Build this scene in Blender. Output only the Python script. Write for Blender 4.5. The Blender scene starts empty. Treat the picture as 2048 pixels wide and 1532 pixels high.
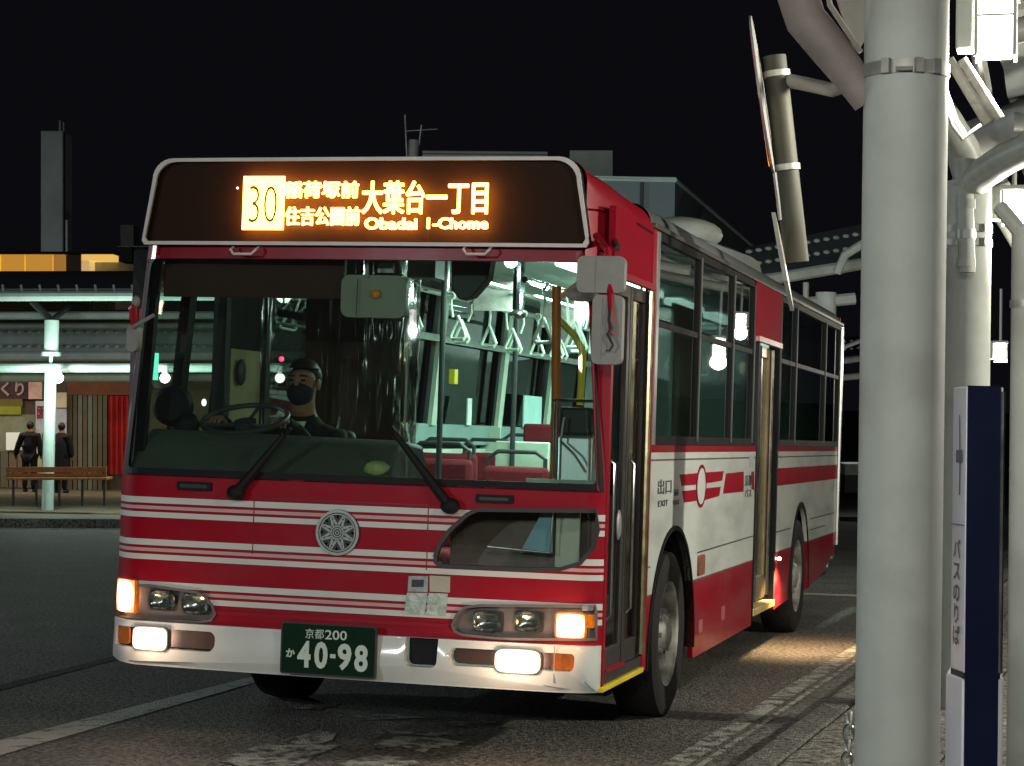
import bpy, bmesh, math, random
from mathutils import Vector, Matrix, noise
from mathutils.geometry import tessellate_polygon
random.seed(7)
PI = math.pi
V = Vector
C = bpy.context.scene.collection
SC = bpy.context.scene

# ------------------------------------------------------------------ camera, world, exposure
FPX = 4161.05                                   # focal length in pixels of a 2048 px wide picture
YAW, PITCH, ROLL, LEAN = .266004, .0234, .030999, .015
CB = V((3.1533, -8.8002, 1.4325))               # camera seen from the bus's own frame
_f = V((-math.sin(YAW)*math.cos(PITCH), math.cos(YAW)*math.cos(PITCH), math.sin(PITCH)))
_r = V((math.cos(YAW), math.sin(YAW), 0)); _u = _r.cross(_f)
_c, _s = math.cos(ROLL), math.sin(ROLL)
AX = [_c*_r+_s*_u, -_s*_r+_c*_u, _f]            # camera axes in the bus's frame
RY = Matrix.Rotation(LEAN, 3, 'Y')              # the bus kneels a little towards the kerb
PIV = V((1.07, 0, 0))
BUS_LOC = PIV - RY @ PIV
CW = PIV + RY @ (CB-PIV)
AW = [RY @ a for a in AX]
cam_d = bpy.data.cameras.new('camera'); cam = bpy.data.objects.new('camera', cam_d); C.objects.link(cam)
cam_d.sensor_width = 36; cam_d.lens = 36*FPX/2048; cam_d.clip_end = 2000; cam_d.clip_start = .05
m = Matrix.Identity(4)
for i in range(3):
    m[i][0] = AW[0][i]; m[i][1] = AW[1][i]; m[i][2] = -AW[2][i]; m[i][3] = CW[i]
cam.matrix_world = m
SC.camera = cam
world = bpy.data.worlds.new('World'); SC.world = world; world.use_nodes = True
bg = world.node_tree.nodes['Background']
bg.inputs[0].default_value = (.30, .29, .40, 1); bg.inputs[1].default_value = .011
SC.view_settings.view_transform = 'Standard'; SC.view_settings.look = 'None'
SC.view_settings.exposure = 0; SC.view_settings.gamma = 1; SC.view_settings.use_curve_mapping = False
SC.cycles.use_denoising = True
SC.cycles.max_bounces = 8; SC.cycles.transparent_max_bounces = 24
SC.cycles.sample_clamp_indirect = 3.0
SC.cycles.caustics_reflective = False; SC.cycles.caustics_refractive = False
EXP = 1.0

def ray(u, v, a): return a[0]*((u-1024)/FPX) + a[1]*(-(v-766)/FPX) + a[2]
def F(u, v, y=0.):                               # point on the plane y of the bus
    d = ray(u, v, AX); return CB + d*((y-CB.y)/d.y)
def S(u, v, x=1.17):                             # point on the plane x of the bus
    d = ray(u, v, AX); return CB + d*((x-CB.x)/d.x)
def G(u, v, z=0.):                               # point on the ground
    d = ray(u, v, AW); return CW + d*((z-CW.z)/d.z)
def D(u, v, dist): return CW + ray(u, v, AW)*dist # point at a distance from the lens
def bow(x, right=True):
    y = .045*(x/1.17)**2
    if x < -1.02: y += (x+1.02)**2*5.0
    if x > 1.08: y += (x-1.08)**2*6.0
    return y
def FB(u, v, dy=0.):
    p = F(u, v, 0)
    for _ in range(6): p = F(u, v, bow(p.x)+dy)
    return p

# ------------------------------------------------------------------ materials
def nd(t, k, **kw):
    n = t.nodes.new(k)
    for a, b in kw.items(): setattr(n, a, b)
    return n
def mat(name, col, rough=.5, metal=0., var=.12, scale=6., bump=0., bscale=40., coat=0., dirt=None, dirt_amt=.5, spec=.28):
    mt = bpy.data.materials.new(name); mt.use_nodes = True; t = mt.node_tree; b = t.nodes['Principled BSDF']
    tc = nd(t, 'ShaderNodeTexCoord'); nz = nd(t, 'ShaderNodeTexNoise'); nz.inputs['Scale'].default_value = scale
    nz.inputs['Detail'].default_value = 6; nz.inputs['Roughness'].default_value = .65
    t.links.new(tc.outputs['Object'], nz.inputs['Vector'])
    rp = nd(t, 'ShaderNodeValToRGB'); e = rp.color_ramp.elements
    e[0].position = .3; e[1].position = .7
    e[0].color = tuple(c*(1-var) for c in col)+(1,); e[1].color = tuple(min(1, c*(1+var)) for c in col)+(1,)
    t.links.new(nz.outputs[0], rp.inputs[0])
    out = rp.outputs[0]
    if dirt:
        n2 = nd(t, 'ShaderNodeTexNoise'); n2.inputs['Scale'].default_value = scale*.35; n2.inputs['Detail'].default_value = 8
        t.links.new(tc.outputs['Object'], n2.inputs['Vector'])
        r2 = nd(t, 'ShaderNodeValToRGB'); r2.color_ramp.elements[0].position = .5; r2.color_ramp.elements[1].position = .72
        t.links.new(n2.outputs[0], r2.inputs[0])
        ml = nd(t, 'ShaderNodeMath', operation='MULTIPLY'); ml.inputs[1].default_value = dirt_amt
        t.links.new(r2.outputs[0], ml.inputs[0])
        mx = nd(t, 'ShaderNodeMixRGB'); mx.inputs[2].default_value = tuple(dirt)+(1,)
        t.links.new(ml.outputs[0], mx.inputs[0]); t.links.new(out, mx.inputs[1]); out = mx.outputs[0]
    t.links.new(out, b.inputs['Base Color'])
    mr = nd(t, 'ShaderNodeMapRange'); mr.inputs['To Min'].default_value = max(0, rough-.1); mr.inputs['To Max'].default_value = min(1, rough+.12)
    t.links.new(nz.outputs[0], mr.inputs[0]); t.links.new(mr.outputs[0], b.inputs['Roughness'])
    b.inputs['Metallic'].default_value = metal; b.inputs['Coat Weight'].default_value = coat; b.inputs['Coat Roughness'].default_value = .08
    b.inputs['Specular IOR Level'].default_value = spec
    if bump:
        n3 = nd(t, 'ShaderNodeTexNoise'); n3.inputs['Scale'].default_value = bscale; n3.inputs['Detail'].default_value = 4
        t.links.new(tc.outputs['Object'], n3.inputs['Vector'])
        bp = nd(t, 'ShaderNodeBump'); bp.inputs['Strength'].default_value = bump; bp.inputs['Distance'].default_value = .02
        t.links.new(n3.outputs[0], bp.inputs['Height']); t.links.new(bp.outputs[0], b.inputs['Normal'])
    return mt
def emit(name, col, st):
    mt = bpy.data.materials.new(name); mt.use_nodes = True; t = mt.node_tree; b = t.nodes['Principled BSDF']
    b.inputs['Base Color'].default_value = (.6, .6, .6, 1)
    b.inputs['Emission Color'].default_value = tuple(col)+(1,); b.inputs['Emission Strength'].default_value = st
    return mt
def glass(name, tint=(.8, .85, .83), refl=.5, rough=.01, dust=0.):
    mt = bpy.data.materials.new(name); mt.use_nodes = True; t = mt.node_tree; t.nodes.clear()
    o = nd(t, 'ShaderNodeOutputMaterial'); tr = nd(t, 'ShaderNodeBsdfTransparent'); gl = nd(t, 'ShaderNodeBsdfGlossy')
    tr.inputs[0].default_value = tuple(tint)+(1,); gl.inputs['Roughness'].default_value = rough
    # Schlick reflectance, the same from both faces of the pane
    ge = nd(t, 'ShaderNodeNewGeometry'); dt = nd(t, 'ShaderNodeVectorMath', operation='DOT_PRODUCT')
    t.links.new(ge.outputs['Incoming'], dt.inputs[0]); t.links.new(ge.outputs['Normal'], dt.inputs[1]); prev = dt.outputs['Value']
    for op, a_, b_ in (('ABSOLUTE', None, None), ('SUBTRACT', 1, None), ('POWER', None, 5), ('MULTIPLY_ADD', None, .95)):
        mm = nd(t, 'ShaderNodeMath', operation=op); mm.use_clamp = True
        if op == 'SUBTRACT': mm.inputs[0].default_value = 1; t.links.new(prev, mm.inputs[1])
        else: t.links.new(prev, mm.inputs[0])
        if b_: mm.inputs[1].default_value = b_
        if op == 'MULTIPLY_ADD': mm.inputs[2].default_value = .045
        prev = mm.outputs[0]
    mu = nd(t, 'ShaderNodeMath', operation='MULTIPLY'); mu.inputs[1].default_value = refl*2; mu.use_clamp = True
    t.links.new(prev, mu.inputs[0])
    mx = nd(t, 'ShaderNodeMixShader'); t.links.new(mu.outputs[0], mx.inputs[0])
    t.links.new(tr.outputs[0], mx.inputs[1]); t.links.new(gl.outputs[0], mx.inputs[2])
    last = mx
    if dust:
        df = nd(t, 'ShaderNodeBsdfDiffuse'); df.inputs[0].default_value = (.5, .5, .48, 1)
        m2 = nd(t, 'ShaderNodeMixShader'); tc = nd(t, 'ShaderNodeTexCoord'); nz = nd(t, 'ShaderNodeTexNoise')
        nz.inputs['Scale'].default_value = 3; nz.inputs['Detail'].default_value = 8
        t.links.new(tc.outputs['Object'], nz.inputs['Vector'])
        m3 = nd(t, 'ShaderNodeMath', operation='MULTIPLY'); m3.inputs[1].default_value = dust*2
        t.links.new(nz.outputs[0], m3.inputs[0]); t.links.new(m3.outputs[0], m2.inputs[0])
        t.links.new(mx.outputs[0], m2.inputs[1]); t.links.new(df.outputs[0], m2.inputs[2]); last = m2
    t.links.new(last.outputs[0], o.inputs[0])
    return mt
def bands(name, stops, z0, z1, rough=.40, coat=.06, grime=True, streak=0.):
    """flat printed paint bands by height; stops = [(z, colour)], each colour holds upwards from its z"""
    mt = mat(name, (.5, .5, .5), rough=rough, coat=coat, spec=.10, bump=.12, bscale=2.2); t = mt.node_tree; b = t.nodes['Principled BSDF']
    tc = nd(t, 'ShaderNodeTexCoord'); sx = nd(t, 'ShaderNodeSeparateXYZ'); t.links.new(tc.outputs['Object'], sx.inputs[0])
    mr = nd(t, 'ShaderNodeMapRange'); mr.inputs['From Min'].default_value = z0; mr.inputs['From Max'].default_value = z1
    t.links.new(sx.outputs[2], mr.inputs[0])
    rp = nd(t, 'ShaderNodeValToRGB'); cr = rp.color_ramp; cr.interpolation = 'CONSTANT'
    for i, (z, c) in enumerate(stops):
        p = max(0, (z-z0)/(z1-z0))
        e = cr.elements[i] if i < 2 else cr.elements.new(p)
        e.position = p; e.color = tuple(c)+(1,)
    t.links.new(mr.outputs[0], rp.inputs[0])
    nz = nd(t, 'ShaderNodeTexNoise'); nz.inputs['Scale'].default_value = 2.5; nz.inputs['Detail'].default_value = 9
    mp = nd(t, 'ShaderNodeMapping'); mp.inputs['Scale'].default_value = (1, .5, 2.2)
    t.links.new(tc.outputs['Object'], mp.inputs[0]); t.links.new(mp.outputs[0], nz.inputs['Vector'])
    r2 = nd(t, 'ShaderNodeValToRGB'); r2.color_ramp.elements[0].position = .45; r2.color_ramp.elements[1].position = .8
    t.links.new(nz.outputs[0], r2.inputs[0])
    ml = nd(t, 'ShaderNodeMath', operation='MULTIPLY'); ml.inputs[1].default_value = .20+streak*1.4; t.links.new(r2.outputs[0], ml.inputs[0])
    mx = nd(t, 'ShaderNodeMixRGB'); mx.inputs[2].default_value = (.12, .11, .10, 1)
    t.links.new(ml.outputs[0], mx.inputs[0]); t.links.new(rp.outputs[0], mx.inputs[1])
    for l in list(b.inputs['Base Color'].links): t.links.remove(l)
    t.links.new(mx.outputs[0], b.inputs['Base Color'])
    return mt

RED = (.32, .006, .020); WHITE = (.66, .70, .66); PINK = (.60, .40, .40)
M = dict(
 red=mat('bus_red_paint', RED, .40, coat=.10, spec=.18, var=.08, dirt=(.10, .04, .04), dirt_amt=.3),
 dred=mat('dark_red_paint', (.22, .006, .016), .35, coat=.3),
 white=mat('bumper_white_paint', (.66, .69, .66), .35, coat=.3, var=.05, dirt=(.25, .24, .22), dirt_amt=.4),
 black=mat('black_rubber', (.010, .010, .011), .6, spec=.2), trim=mat('dark_plastic_trim', (.045, .042, .042), .4),
 housing=mat('grey_brown_lamp_housing', (.15, .13, .125), .35, var=.2),
 rim=mat('pale_sign_rim', (.62, .57, .55), .35), board=mat('sign_board', (.040, .020, .013), .7),
 chrome=mat('chromed_tube', (.75, .77, .76), .16, 1.), alu=mat('brushed_aluminium', (.55, .56, .56), .38, .9, var=.15),
 steel=mat('galvanised_steel', (.34, .35, .33), .5, .5, var=.25, scale=14, dirt=(.12, .09, .06)),
 tyre=mat('tyre_rubber', (.022, .021, .021), .75, bump=.4, bscale=60), rimm=mat('wheel_steel', (.42, .41, .37), .5, .3, var=.4, scale=14, dirt=(.06, .05, .04), dirt_amt=.8),
 lens=mat('dark_lamp_inner', (.10, .095, .09), .25, .6, var=.3, scale=20), reflector=mat('lamp_reflector_bowl', (.62, .60, .58), .18, 1., var=.15, scale=30, bump=.12, bscale=14), mred=mat('matt_red_panel', (.27, .006, .018), .7, spec=.05), marker=mat('dim_amber_marker', (.38, .10, .012), .35, coat=.2, var=.25, scale=30),
 amber=mat('amber_lens', (.75, .22, .015), .25, coat=.4, var=.25, scale=30),
 plate=mat('green_number_plate', (.006, .026, .014), .6, spec=.08), platew=mat('plate_white', (.62, .72, .64), .5, var=.05),
 emb=mat('silver_emblem', (.36, .39, .37), .45, .3, var=.12, scale=30), embd=mat('emblem_dark', (.05, .055, .06), .5),
 cream=mat('cream_interior_panel', (.48, .55, .46), .5), grey=mat('grey_plastic', (.28, .28, .27), .45),
 mirror=mat('mirror_back_grey', (.24, .235, .22), .42, var=.1, scale=14, dirt=(.16, .15, .13), dirt_amt=.6),
 dash=mat('dashboard_plastic', (.085, .09, .08), .6, bump=.2), seat=mat('red_seat_moquette', (.13, .010, .016), .9, var=.3, scale=60),
 handle=mat('strap_plastic', (.72, .80, .70), .35), orange=mat('orange_grab_pole', (.62, .16, .02), .4), yellow=mat('yellow_grab_rail', (.78, .62, .03), .35),
 tan=mat('tan_blind', (.30, .27, .15), .8), brown=mat('dark_brown_partition', (.05, .028, .022), .6),
 asphalt=None, ac=mat('roof_unit_shell', (.40, .44, .41), .5, var=.12), roof=mat('bus_roof_grey', (.11, .12, .12), .5), trimd=mat('dull_window_trim', (.12, .125, .12), .55, .2), gutter=mat('dull_gutter', (.12, .115, .10), .4, .5),
 pole=mat('pale_grey_pole_paint', (.35, .37, .345), .6, var=.08, scale=5, dirt=(.19, .19, .16), dirt_amt=.8, bump=.10, bscale=12, spec=.3),
 paleg=mat('pale_green_steel_paint', (.40, .52, .47), .45, var=.1), beam=mat('white_tube_paint', (.31, .32, .29), .4, var=.15, scale=8, dirt=(.20, .19, .15), dirt_amt=.6),
 dirtyarm=mat('weathered_white_arm', (.45, .44, .40), .55, var=.3, scale=22, dirt=(.08, .07, .05), dirt_amt=.9),
 roofsheet=mat('ribbed_roof_sheet', (.13, .15, .145), .55), dark=mat('dark_metal', (.035, .038, .04), .5),
 navy=mat('navy_sign_face', (.003, .005, .022), .45, var=.1), signw=mat('grey_white_sign_face', (.42, .42, .46), .45, var=.06),
 ink=mat('dark_grey_print', (.06, .06, .075), .6), skin=mat('skin', (.24, .12, .075), .55), cloth=mat('black_cloth', (.010, .009, .012), .9),
 shirt=mat('pale_collar', (.55, .55, .42), .8), hair=mat('black_hair', (.012, .009, .008), .5), mask=mat('black_mask', (.012, .010, .02), .85),
)
M['wglass'] = glass('windscreen_glass', (.82, .90, .86), .50, dust=.006)
M['sglass'] = glass('tinted_side_glass', (.46, .53, .51), .8)
M['dglass'] = glass('door_glass', (.35, .36, .34), .8, rough=.05)
M['lglass'] = glass('clear_glass', (.92, .95, .93), .5)
M['fglass'] = glass('dark_far_side_glass', (.34, .36, .36), .4)
M['vinyl'] = glass('crinkled_vinyl', (.80, .77, .74), .55, rough=.16)

# ------------------------------------------------------------------ mesh building
class MB:
    def __init__(s): s.v = []; s.f = []
    def add(s, vs, fs):
        o = len(s.v); s.v += [tuple(p) for p in vs]; s.f += [tuple(i+o for i in f) for f in fs]; return s
    def box(s, c, d, rot=None, ch=0):
        x, y, z = d[0]/2, d[1]/2, d[2]/2
        vs = [V((a*x, b*y, e*z)) for a in (-1, 1) for b in (-1, 1) for e in (-1, 1)]
        if rot: vs = [rot @ p for p in vs]
        return s.add([V(c)+p for p in vs], [(0, 1, 3, 2), (4, 6, 7, 5), (0, 4, 5, 1), (2, 3, 7, 6), (0, 2, 6, 4), (1, 5, 7, 3)])
    def span(s, a, b): return s.box([(a[i]+b[i])/2 for i in range(3)], [abs(b[i]-a[i]) for i in range(3)])
    def cyl(s, a, b, r, r2=None, n=16, cap=True):
        a, b = V(a), V(b); r2 = r if r2 is None else r2; d = (b-a).normalized()
        e = d.orthogonal().normalized(); g = d.cross(e)
        vs = []
        for p, q in ((a, r), (b, r2)):
            for i in range(n): t = 2*PI*i/n; vs.append(p+e*math.cos(t)*q+g*math.sin(t)*q)
        fs = [(i, (i+1) % n, n+(i+1) % n, n+i) for i in range(n)]
        if cap: fs += [tuple(range(n))[::-1], tuple(range(n, 2*n))]
        return s.add(vs, fs)
    def tube(s, path, r, n=10, closed=False):
        P = [V(p) for p in path]; N = len(P); rings = []; up = None
        for i in range(N):
            if closed: d = P[(i+1) % N]-P[i-1]
            else: d = P[min(i+1, N-1)]-P[max(i-1, 0)]
            d.normalize()
            if up is None: up = d.orthogonal().normalized()
            up = (up-d*up.dot(d)).normalized(); g = d.cross(up)
            rr = r[i] if isinstance(r, (list, tuple)) else r
            rings.append([P[i]+up*math.cos(2*PI*k/n)*rr+g*math.sin(2*PI*k/n)*rr for k in range(n)])
        vs = [p for q in rings for p in q]; fs = []
        for i in range(N if closed else N-1):
            j = (i+1) % N
            for k in range(n): fs.append((i*n+k, i*n+(k+1) % n, j*n+(k+1) % n, j*n+k))
        if not closed: fs += [tuple(range(n))[::-1], tuple(range((N-1)*n, N*n))]
        return s.add(vs, fs)
    def lathe(s, prof, c, ax='x', n=32):
        vs = []; k = len(prof)
        for i in range(n):
            t = 2*PI*i/n
            for (h, r) in prof:
                q = (h, r*math.cos(t), r*math.sin(t)) if ax == 'x' else ((r*math.cos(t), h, r*math.sin(t)) if ax == 'y' else (r*math.cos(t), r*math.sin(t), h))
                vs.append(V(c)+V(q))
        fs = [(i*k+j, i*k+j+1, ((i+1) % n)*k+j+1, ((i+1) % n)*k+j) for i in range(n) for j in range(k-1)]
        return s.add(vs, fs)
    def ball(s, c, r, n=14, m_=8):
        r = (r, r, r) if not isinstance(r, (list, tuple)) else r; vs = []
        for j in range(m_+1):
            a = PI*j/m_
            for i in range(n): b = 2*PI*i/n; vs.append((c[0]+r[0]*math.sin(a)*math.cos(b), c[1]+r[1]*math.sin(a)*math.sin(b), c[2]+r[2]*math.cos(a)))
        return s.add(vs, [(j*n+i, (j+1)*n+i, (j+1)*n+(i+1) % n, j*n+(i+1) % n) for j in range(m_) for i in range(n)])
    def plate(s, outer, holes, fn, th, cuts=None):
        """planar outline with holes; fn(a, b, t) maps plane coordinates and thickness to a point"""
        bm = bmesh.new()
        loops = [outer]+list(holes); pts = [p for l in loops for p in l]
        vs = [bm.verts.new((p[0], p[1], 0)) for p in pts]
        for t in tessellate_polygon([[V((p[0], p[1], 0)) for p in l] for l in loops]):
            try: bm.faces.new([vs[i] for i in t])
            except ValueError: pass
        if cuts:
            for x in cuts:
                bmesh.ops.bisect_plane(bm, geom=bm.verts[:]+bm.edges[:]+bm.faces[:], plane_co=(x, 0, 0), plane_no=(1, 0, 0), dist=1e-5)
        bm.normal_update(); bm.verts.index_update()
        base = [(v.co.x, v.co.y) for v in bm.verts]; n = len(base)
        fs = [tuple(v.index for v in f.verts) for f in bm.faces]
        be = [(e.verts[0].index, e.verts[1].index) for e in bm.edges if len(e.link_faces) == 1]
        bm.free()
        if not th: return s.add([fn(a, b, 0) for a, b in base], fs)
        return s.add([fn(a, b, 0) for a, b in base]+[fn(a, b, th) for a, b in base],
                     fs+[tuple(i+n for i in f[::-1]) for f in fs]+[(a, b, b+n, a+n) for a, b in be])
    def build(s, name, m_, parent=None, smooth=False, bevel=0, shade=.6, recalc=True):
        me = bpy.data.meshes.new(name); me.from_pydata(s.v, [], s.f)
        if recalc:
            bm = bmesh.new(); bm.from_mesh(me); bmesh.ops.recalc_face_normals(bm, faces=bm.faces); bm.to_mesh(me); bm.free()
        me.materials.append(M[m_] if isinstance(m_, str) else m_)
        o = bpy.data.objects.new(name, me); C.objects.link(o); o.parent = parent
        if bevel:
            bv = o.modifiers.new('bevel', 'BEVEL'); bv.width = bevel; bv.segments = 2; bv.limit_method = 'ANGLE'; bv.angle_limit = .6
            smooth = True
        if smooth:
            me.polygons.foreach_set('use_smooth', [True]*len(me.polygons)); me.set_sharp_from_angle(angle=shade)
        return o
def tag(o, label=None, cat=None, group=None, kind=None):
    if label: o['label'] = label
    if cat: o['category'] = cat
    if group: o['group'] = group
    if kind: o['kind'] = kind
    return o
def empty(name, loc=(0, 0, 0), rot=(0, 0, 0), **k):
    o = bpy.data.objects.new(name, None); C.objects.link(o); o.location = loc; o.rotation_euler = rot; o.empty_display_size = .1
    return tag(o, **k)
def copy_tree(o, parent=None):
    c = o.copy(); C.objects.link(c); c.parent = parent
    for ch in list(o.children): copy_tree(ch, c)
    return c
def rrect(x0, x1, z0, z1, r, n=5):
    """rounded rectangle, r = radius or four radii (bl, br, tr, tl)"""
    r = r if isinstance(r, (list, tuple)) else (r,)*4; out = []
    for (cx, cz, a0, q) in ((x0+r[0], z0+r[0], PI, r[0]), (x1-r[1], z0+r[1], 1.5*PI, r[1]), (x1-r[2], z1-r[2], 0, r[2]), (x0+r[3], z1-r[3], .5*PI, r[3])):
        for i in range(n+1): a = a0+i*PI/2/n; out.append((cx+math.cos(a)*q, cz+math.sin(a)*q))
    return out
def grow(poly, d):
    n = len(poly); out = []
    for i in range(n):
        p, a, b = V(poly[i]), V(poly[i-1]), V(poly[(i+1) % n])
        t = (b-a)
        if t.length < 1e-9: out.append(tuple(p)); continue
        t.normalize(); out.append((p.x+t.y*d, p.y-t.x*d))
    return out
def text_mesh(body, bold=0.):
    cu = bpy.data.curves.new('lettering', 'FONT'); cu.body = body; cu.size = 1; cu.offset = bold; cu.resolution_u = 3
    o = bpy.data.objects.new('lettering', cu); C.objects.link(o)
    dg = bpy.context.evaluated_depsgraph_get(); dg.update()
    me = bpy.data.meshes.new_from_object(o.evaluated_get(dg))
    vs = [v.co.copy() for v in me.vertices]; fs = [tuple(p.vertices) for p in me.polygons]
    bpy.data.objects.remove(o); bpy.data.curves.remove(cu); bpy.data.meshes.remove(me)
    return vs, fs
def text_fit(mb, body, a0, a1, b0, b1, fn, th=0., bold=0.):
    """letters filling the rectangle a0..a1 x b0..b1; fn(a, b, t) places them"""
    vs, fs = text_mesh(body, bold)
    if not vs: return
    x0 = min(p.x for p in vs); x1 = max(p.x for p in vs); y0 = min(p.y for p in vs); y1 = max(p.y for p in vs)
    q = [(a0+(p.x-x0)/max(1e-6, x1-x0)*(a1-a0), b0+(p.y-y0)/max(1e-6, y1-y0)*(b1-b0)) for p in vs]; n = len(q)
    if not th: mb.add([fn(a, b, 0) for a, b in q], fs); return
    ec = {}
    for f in fs:
        for i in range(len(f)): e = (f[i], f[(i+1) % len(f)]); k = tuple(sorted(e)); ec.setdefault(k, []).append(e)
    side = [(l[0][0], l[0][1], l[0][1]+n, l[0][0]+n) for l in ec.values() if len(l) == 1]
    mb.add([fn(a, b, 0) for a, b in q]+[fn(a, b, th) for a, b in q], fs+[tuple(i+n for i in f[::-1]) for f in fs]+side)
def hot(name, core, edge, sc, se, r0=.25, r1=.5):
    """lit lens: hot middle, warmer dimmer rim"""
    mt = emit(name, core, 1); t = mt.node_tree; b = t.nodes['Principled BSDF']
    tc = nd(t, 'ShaderNodeTexCoord'); mp = nd(t, 'ShaderNodeMapping'); mp.inputs['Location'].default_value = (-.5, 0, -.5); mp.inputs['Scale'].default_value = (1, 0, 1)
    ln = nd(t, 'ShaderNodeVectorMath', operation='LENGTH'); t.links.new(tc.outputs['Generated'], mp.inputs[0]); t.links.new(mp.outputs[0], ln.inputs[0])
    r = nd(t, 'ShaderNodeMapRange'); r.inputs['From Min'].default_value = r0; r.inputs['From Max'].default_value = r1; r.interpolation_type = 'SMOOTHSTEP'
    t.links.new(ln.outputs['Value'], r.inputs[0])
    mx = nd(t, 'ShaderNodeMixRGB'); mx.inputs[1].default_value = tuple(core)+(1,); mx.inputs[2].default_value = tuple(edge)+(1,)
    t.links.new(r.outputs[0], mx.inputs[0]); t.links.new(mx.outputs[0], b.inputs['Emission Color'])
    m2 = nd(t, 'ShaderNodeMapRange'); m2.inputs['To Min'].default_value = sc; m2.inputs['To Max'].default_value = se
    t.links.new(r.outputs[0], m2.inputs[0]); t.links.new(m2.outputs[0], b.inputs['Emission Strength'])
    return mt
def lamp_light(kind, loc, power, col, parent=None, size=.1, rot=None, spot=None, blend=.5, sy=None):
    l = bpy.data.lights.new('lamp_light', kind); l.energy = power*EXP; l.color = col
    if kind == 'AREA':
        l.size = size
        if sy: l.shape = 'RECTANGLE'; l.size_y = sy
    else: l.shadow_soft_size = size
    if kind == 'SPOT': l.spot_size = spot; l.spot_blend = blend
    o = bpy.data.objects.new('lamp_light', l); C.objects.link(o); o.parent = parent; o.location = loc
    if rot is not None: o.rotation_mode = 'QUATERNION'; o.rotation_quaternion = V(rot).to_track_quat('-Z', 'Y')
    return o
# ------------------------------------------------------------------ the bus
bus = empty('city_bus', BUS_LOC, (0, LEAN, 0), label='red and white striped city bus stopped with its headlamps and orange route display lit', cat='bus')
LW = .3086
# --- front panel with printed stripes
zs = []
for g in (((1002.7, 1014), (1020.4, 1026.7), (1031.9, 1043.4)), ((1088.3, 1099.8), (1106, 1112.3), (1117.6, 1129)), ((1174, 1185.5), (1191.7, 1198), (1203.2, 1214.7))):
    for k, (a, b) in enumerate(g): zs.append((FB(482, b).z, FB(482, a).z, PINK if k == 1 else WHITE))
st = [(.45, RED)]
for a, b, c in sorted(zs): st += [(a, c), (b, RED)]
M['front'] = bands('striped_front_paint', st, .45, 1.25)
fpl = lambda dy, right=True: (lambda a, b, t: (a, bow(a)+dy+t, b))
cuts = [x/100 for x in range(-116, 117, 6)]+[-1.15, -1.11, -1.07, 1.09, 1.12, 1.15]
# lower windscreen opening and lamp openings in the panel
lw_px = [(872, 1112), (880, 1090), (900, 1062), (935, 1030), (955, 1021), (1193, 1023), (1194, 1060), (1185, 1095), (1160, 1125), (1120, 1137), (1060, 1138), (885, 1131), (873, 1124)]
lw = [(FB(*p).x, FB(*p).z) for p in lw_px][::-1]
hr_px = [(903, 1250), (912, 1228), (930, 1212), (960, 1208), (1192, 1209), (1196, 1225), (1195, 1281), (1000, 1280), (925, 1272), (908, 1264)]
hl_px = [(240, 1166), (300, 1168), (395, 1182), (412, 1190), (427, 1210), (434, 1228), (424, 1243), (400, 1247), (300, 1243), (236, 1234)]
hr = [(FB(*p).x, FB(*p).z) for p in hr_px][::-1]; hl = [(max(-1.16, FB(*p).x), FB(*p).z) for p in hl_px][::-1]
hr = [(min(a, 1.155), b) for a, b in hr]
outer = [(-1.17, .512), (1.17, .512), (1.17, 1.185), (-1.17, 1.185)]
front = MB().plate(outer, [lw, hr, hl], fpl(0), .03, cuts).build('front_panel', 'front', bus, smooth=True)
# raised ledge above the bumper and two panel seams
MB().plate([(-.60, FB(480, 1232).z), (.50, FB(480, 1232).z), (.50, FB(480, 1224).z), (-.60, FB(480, 1224).z)], [], fpl(-.006), .004, cuts).build('panel_ledge', 'red', bus)
sm = MB()
for px in (507, 856):
    x = FB(px, 1050).x; sm.span((x-.002, bow(x)-.0025, FB(px, 1140 if px > 800 else 1108).z), (x+.002, bow(x)+.001, 1.095))
sm.plate([(FB(507, 980).x, 1.093), (FB(856, 980).x, 1.093), (FB(856, 980).x, 1.099), (FB(507, 980).x, 1.099)], [], fpl(-.0025), .003, cuts)
sm.build('hatch_seam', 'dred', bus)
for px in ((355, 962, 425, 978), (952, 988, 1028, 1003)):
    a, b = FB(px[0], px[3]), FB(px[2], px[1]); x0, x1 = a.x, b.x; z0, z1 = min(a.z, b.z)-.004, max(a.z, b.z)-.006
    g = MB().plate(rrect(x0, x1, z0, z1, .008), [], fpl(-.012), .012, cuts).build('air_grille', 'black', bus)
    MB().plate(rrect(x0+.02, x1-.02, z0+.012, z1-.012, .003), [], fpl(-.018), .006, cuts).build('grille_bar', 'trim', g)
# --- bumper with slots
def pxrect(u0, v0, u1, v1, r):
    p = [FB(u0, (v0+v1)/2), FB(u1, (v0+v1)/2), FB((u0+u1)/2, v0), FB((u0+u1)/2, v1)]
    return rrect(p[0].x, p[1].x, p[3].z, p[2].z, r)
slR = rrect(.515, 1.075, .400, .478, (.035, .03, .02, .03)); slL = rrect(-1.125, -.592, .392, .483, (.02, .04, .035, .02))
cav = rrect(.312, .462, .385, .512, (.03, .03, .004, .004))
cav = [(a, min(b, .5115)) for a, b in cav]
bo = [(-1.17, LW+.012), (-1.0, LW), (1.0, LW-.004), (1.17, LW), (1.17, .512), (-1.17, .512)]
def fbm(a, b, t):
    bulge = .018*math.sin(max(0, min(1, (b-LW)/.2))*PI)
    return (a, bow(a)-.028-bulge+t+(.02 if b < LW+.02 else 0), b)
bump = MB()
bump.plate(bo, [slR, slL, cav], fbm, .045, cuts).build('front_bumper', 'white', bus, smooth=True)
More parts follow.
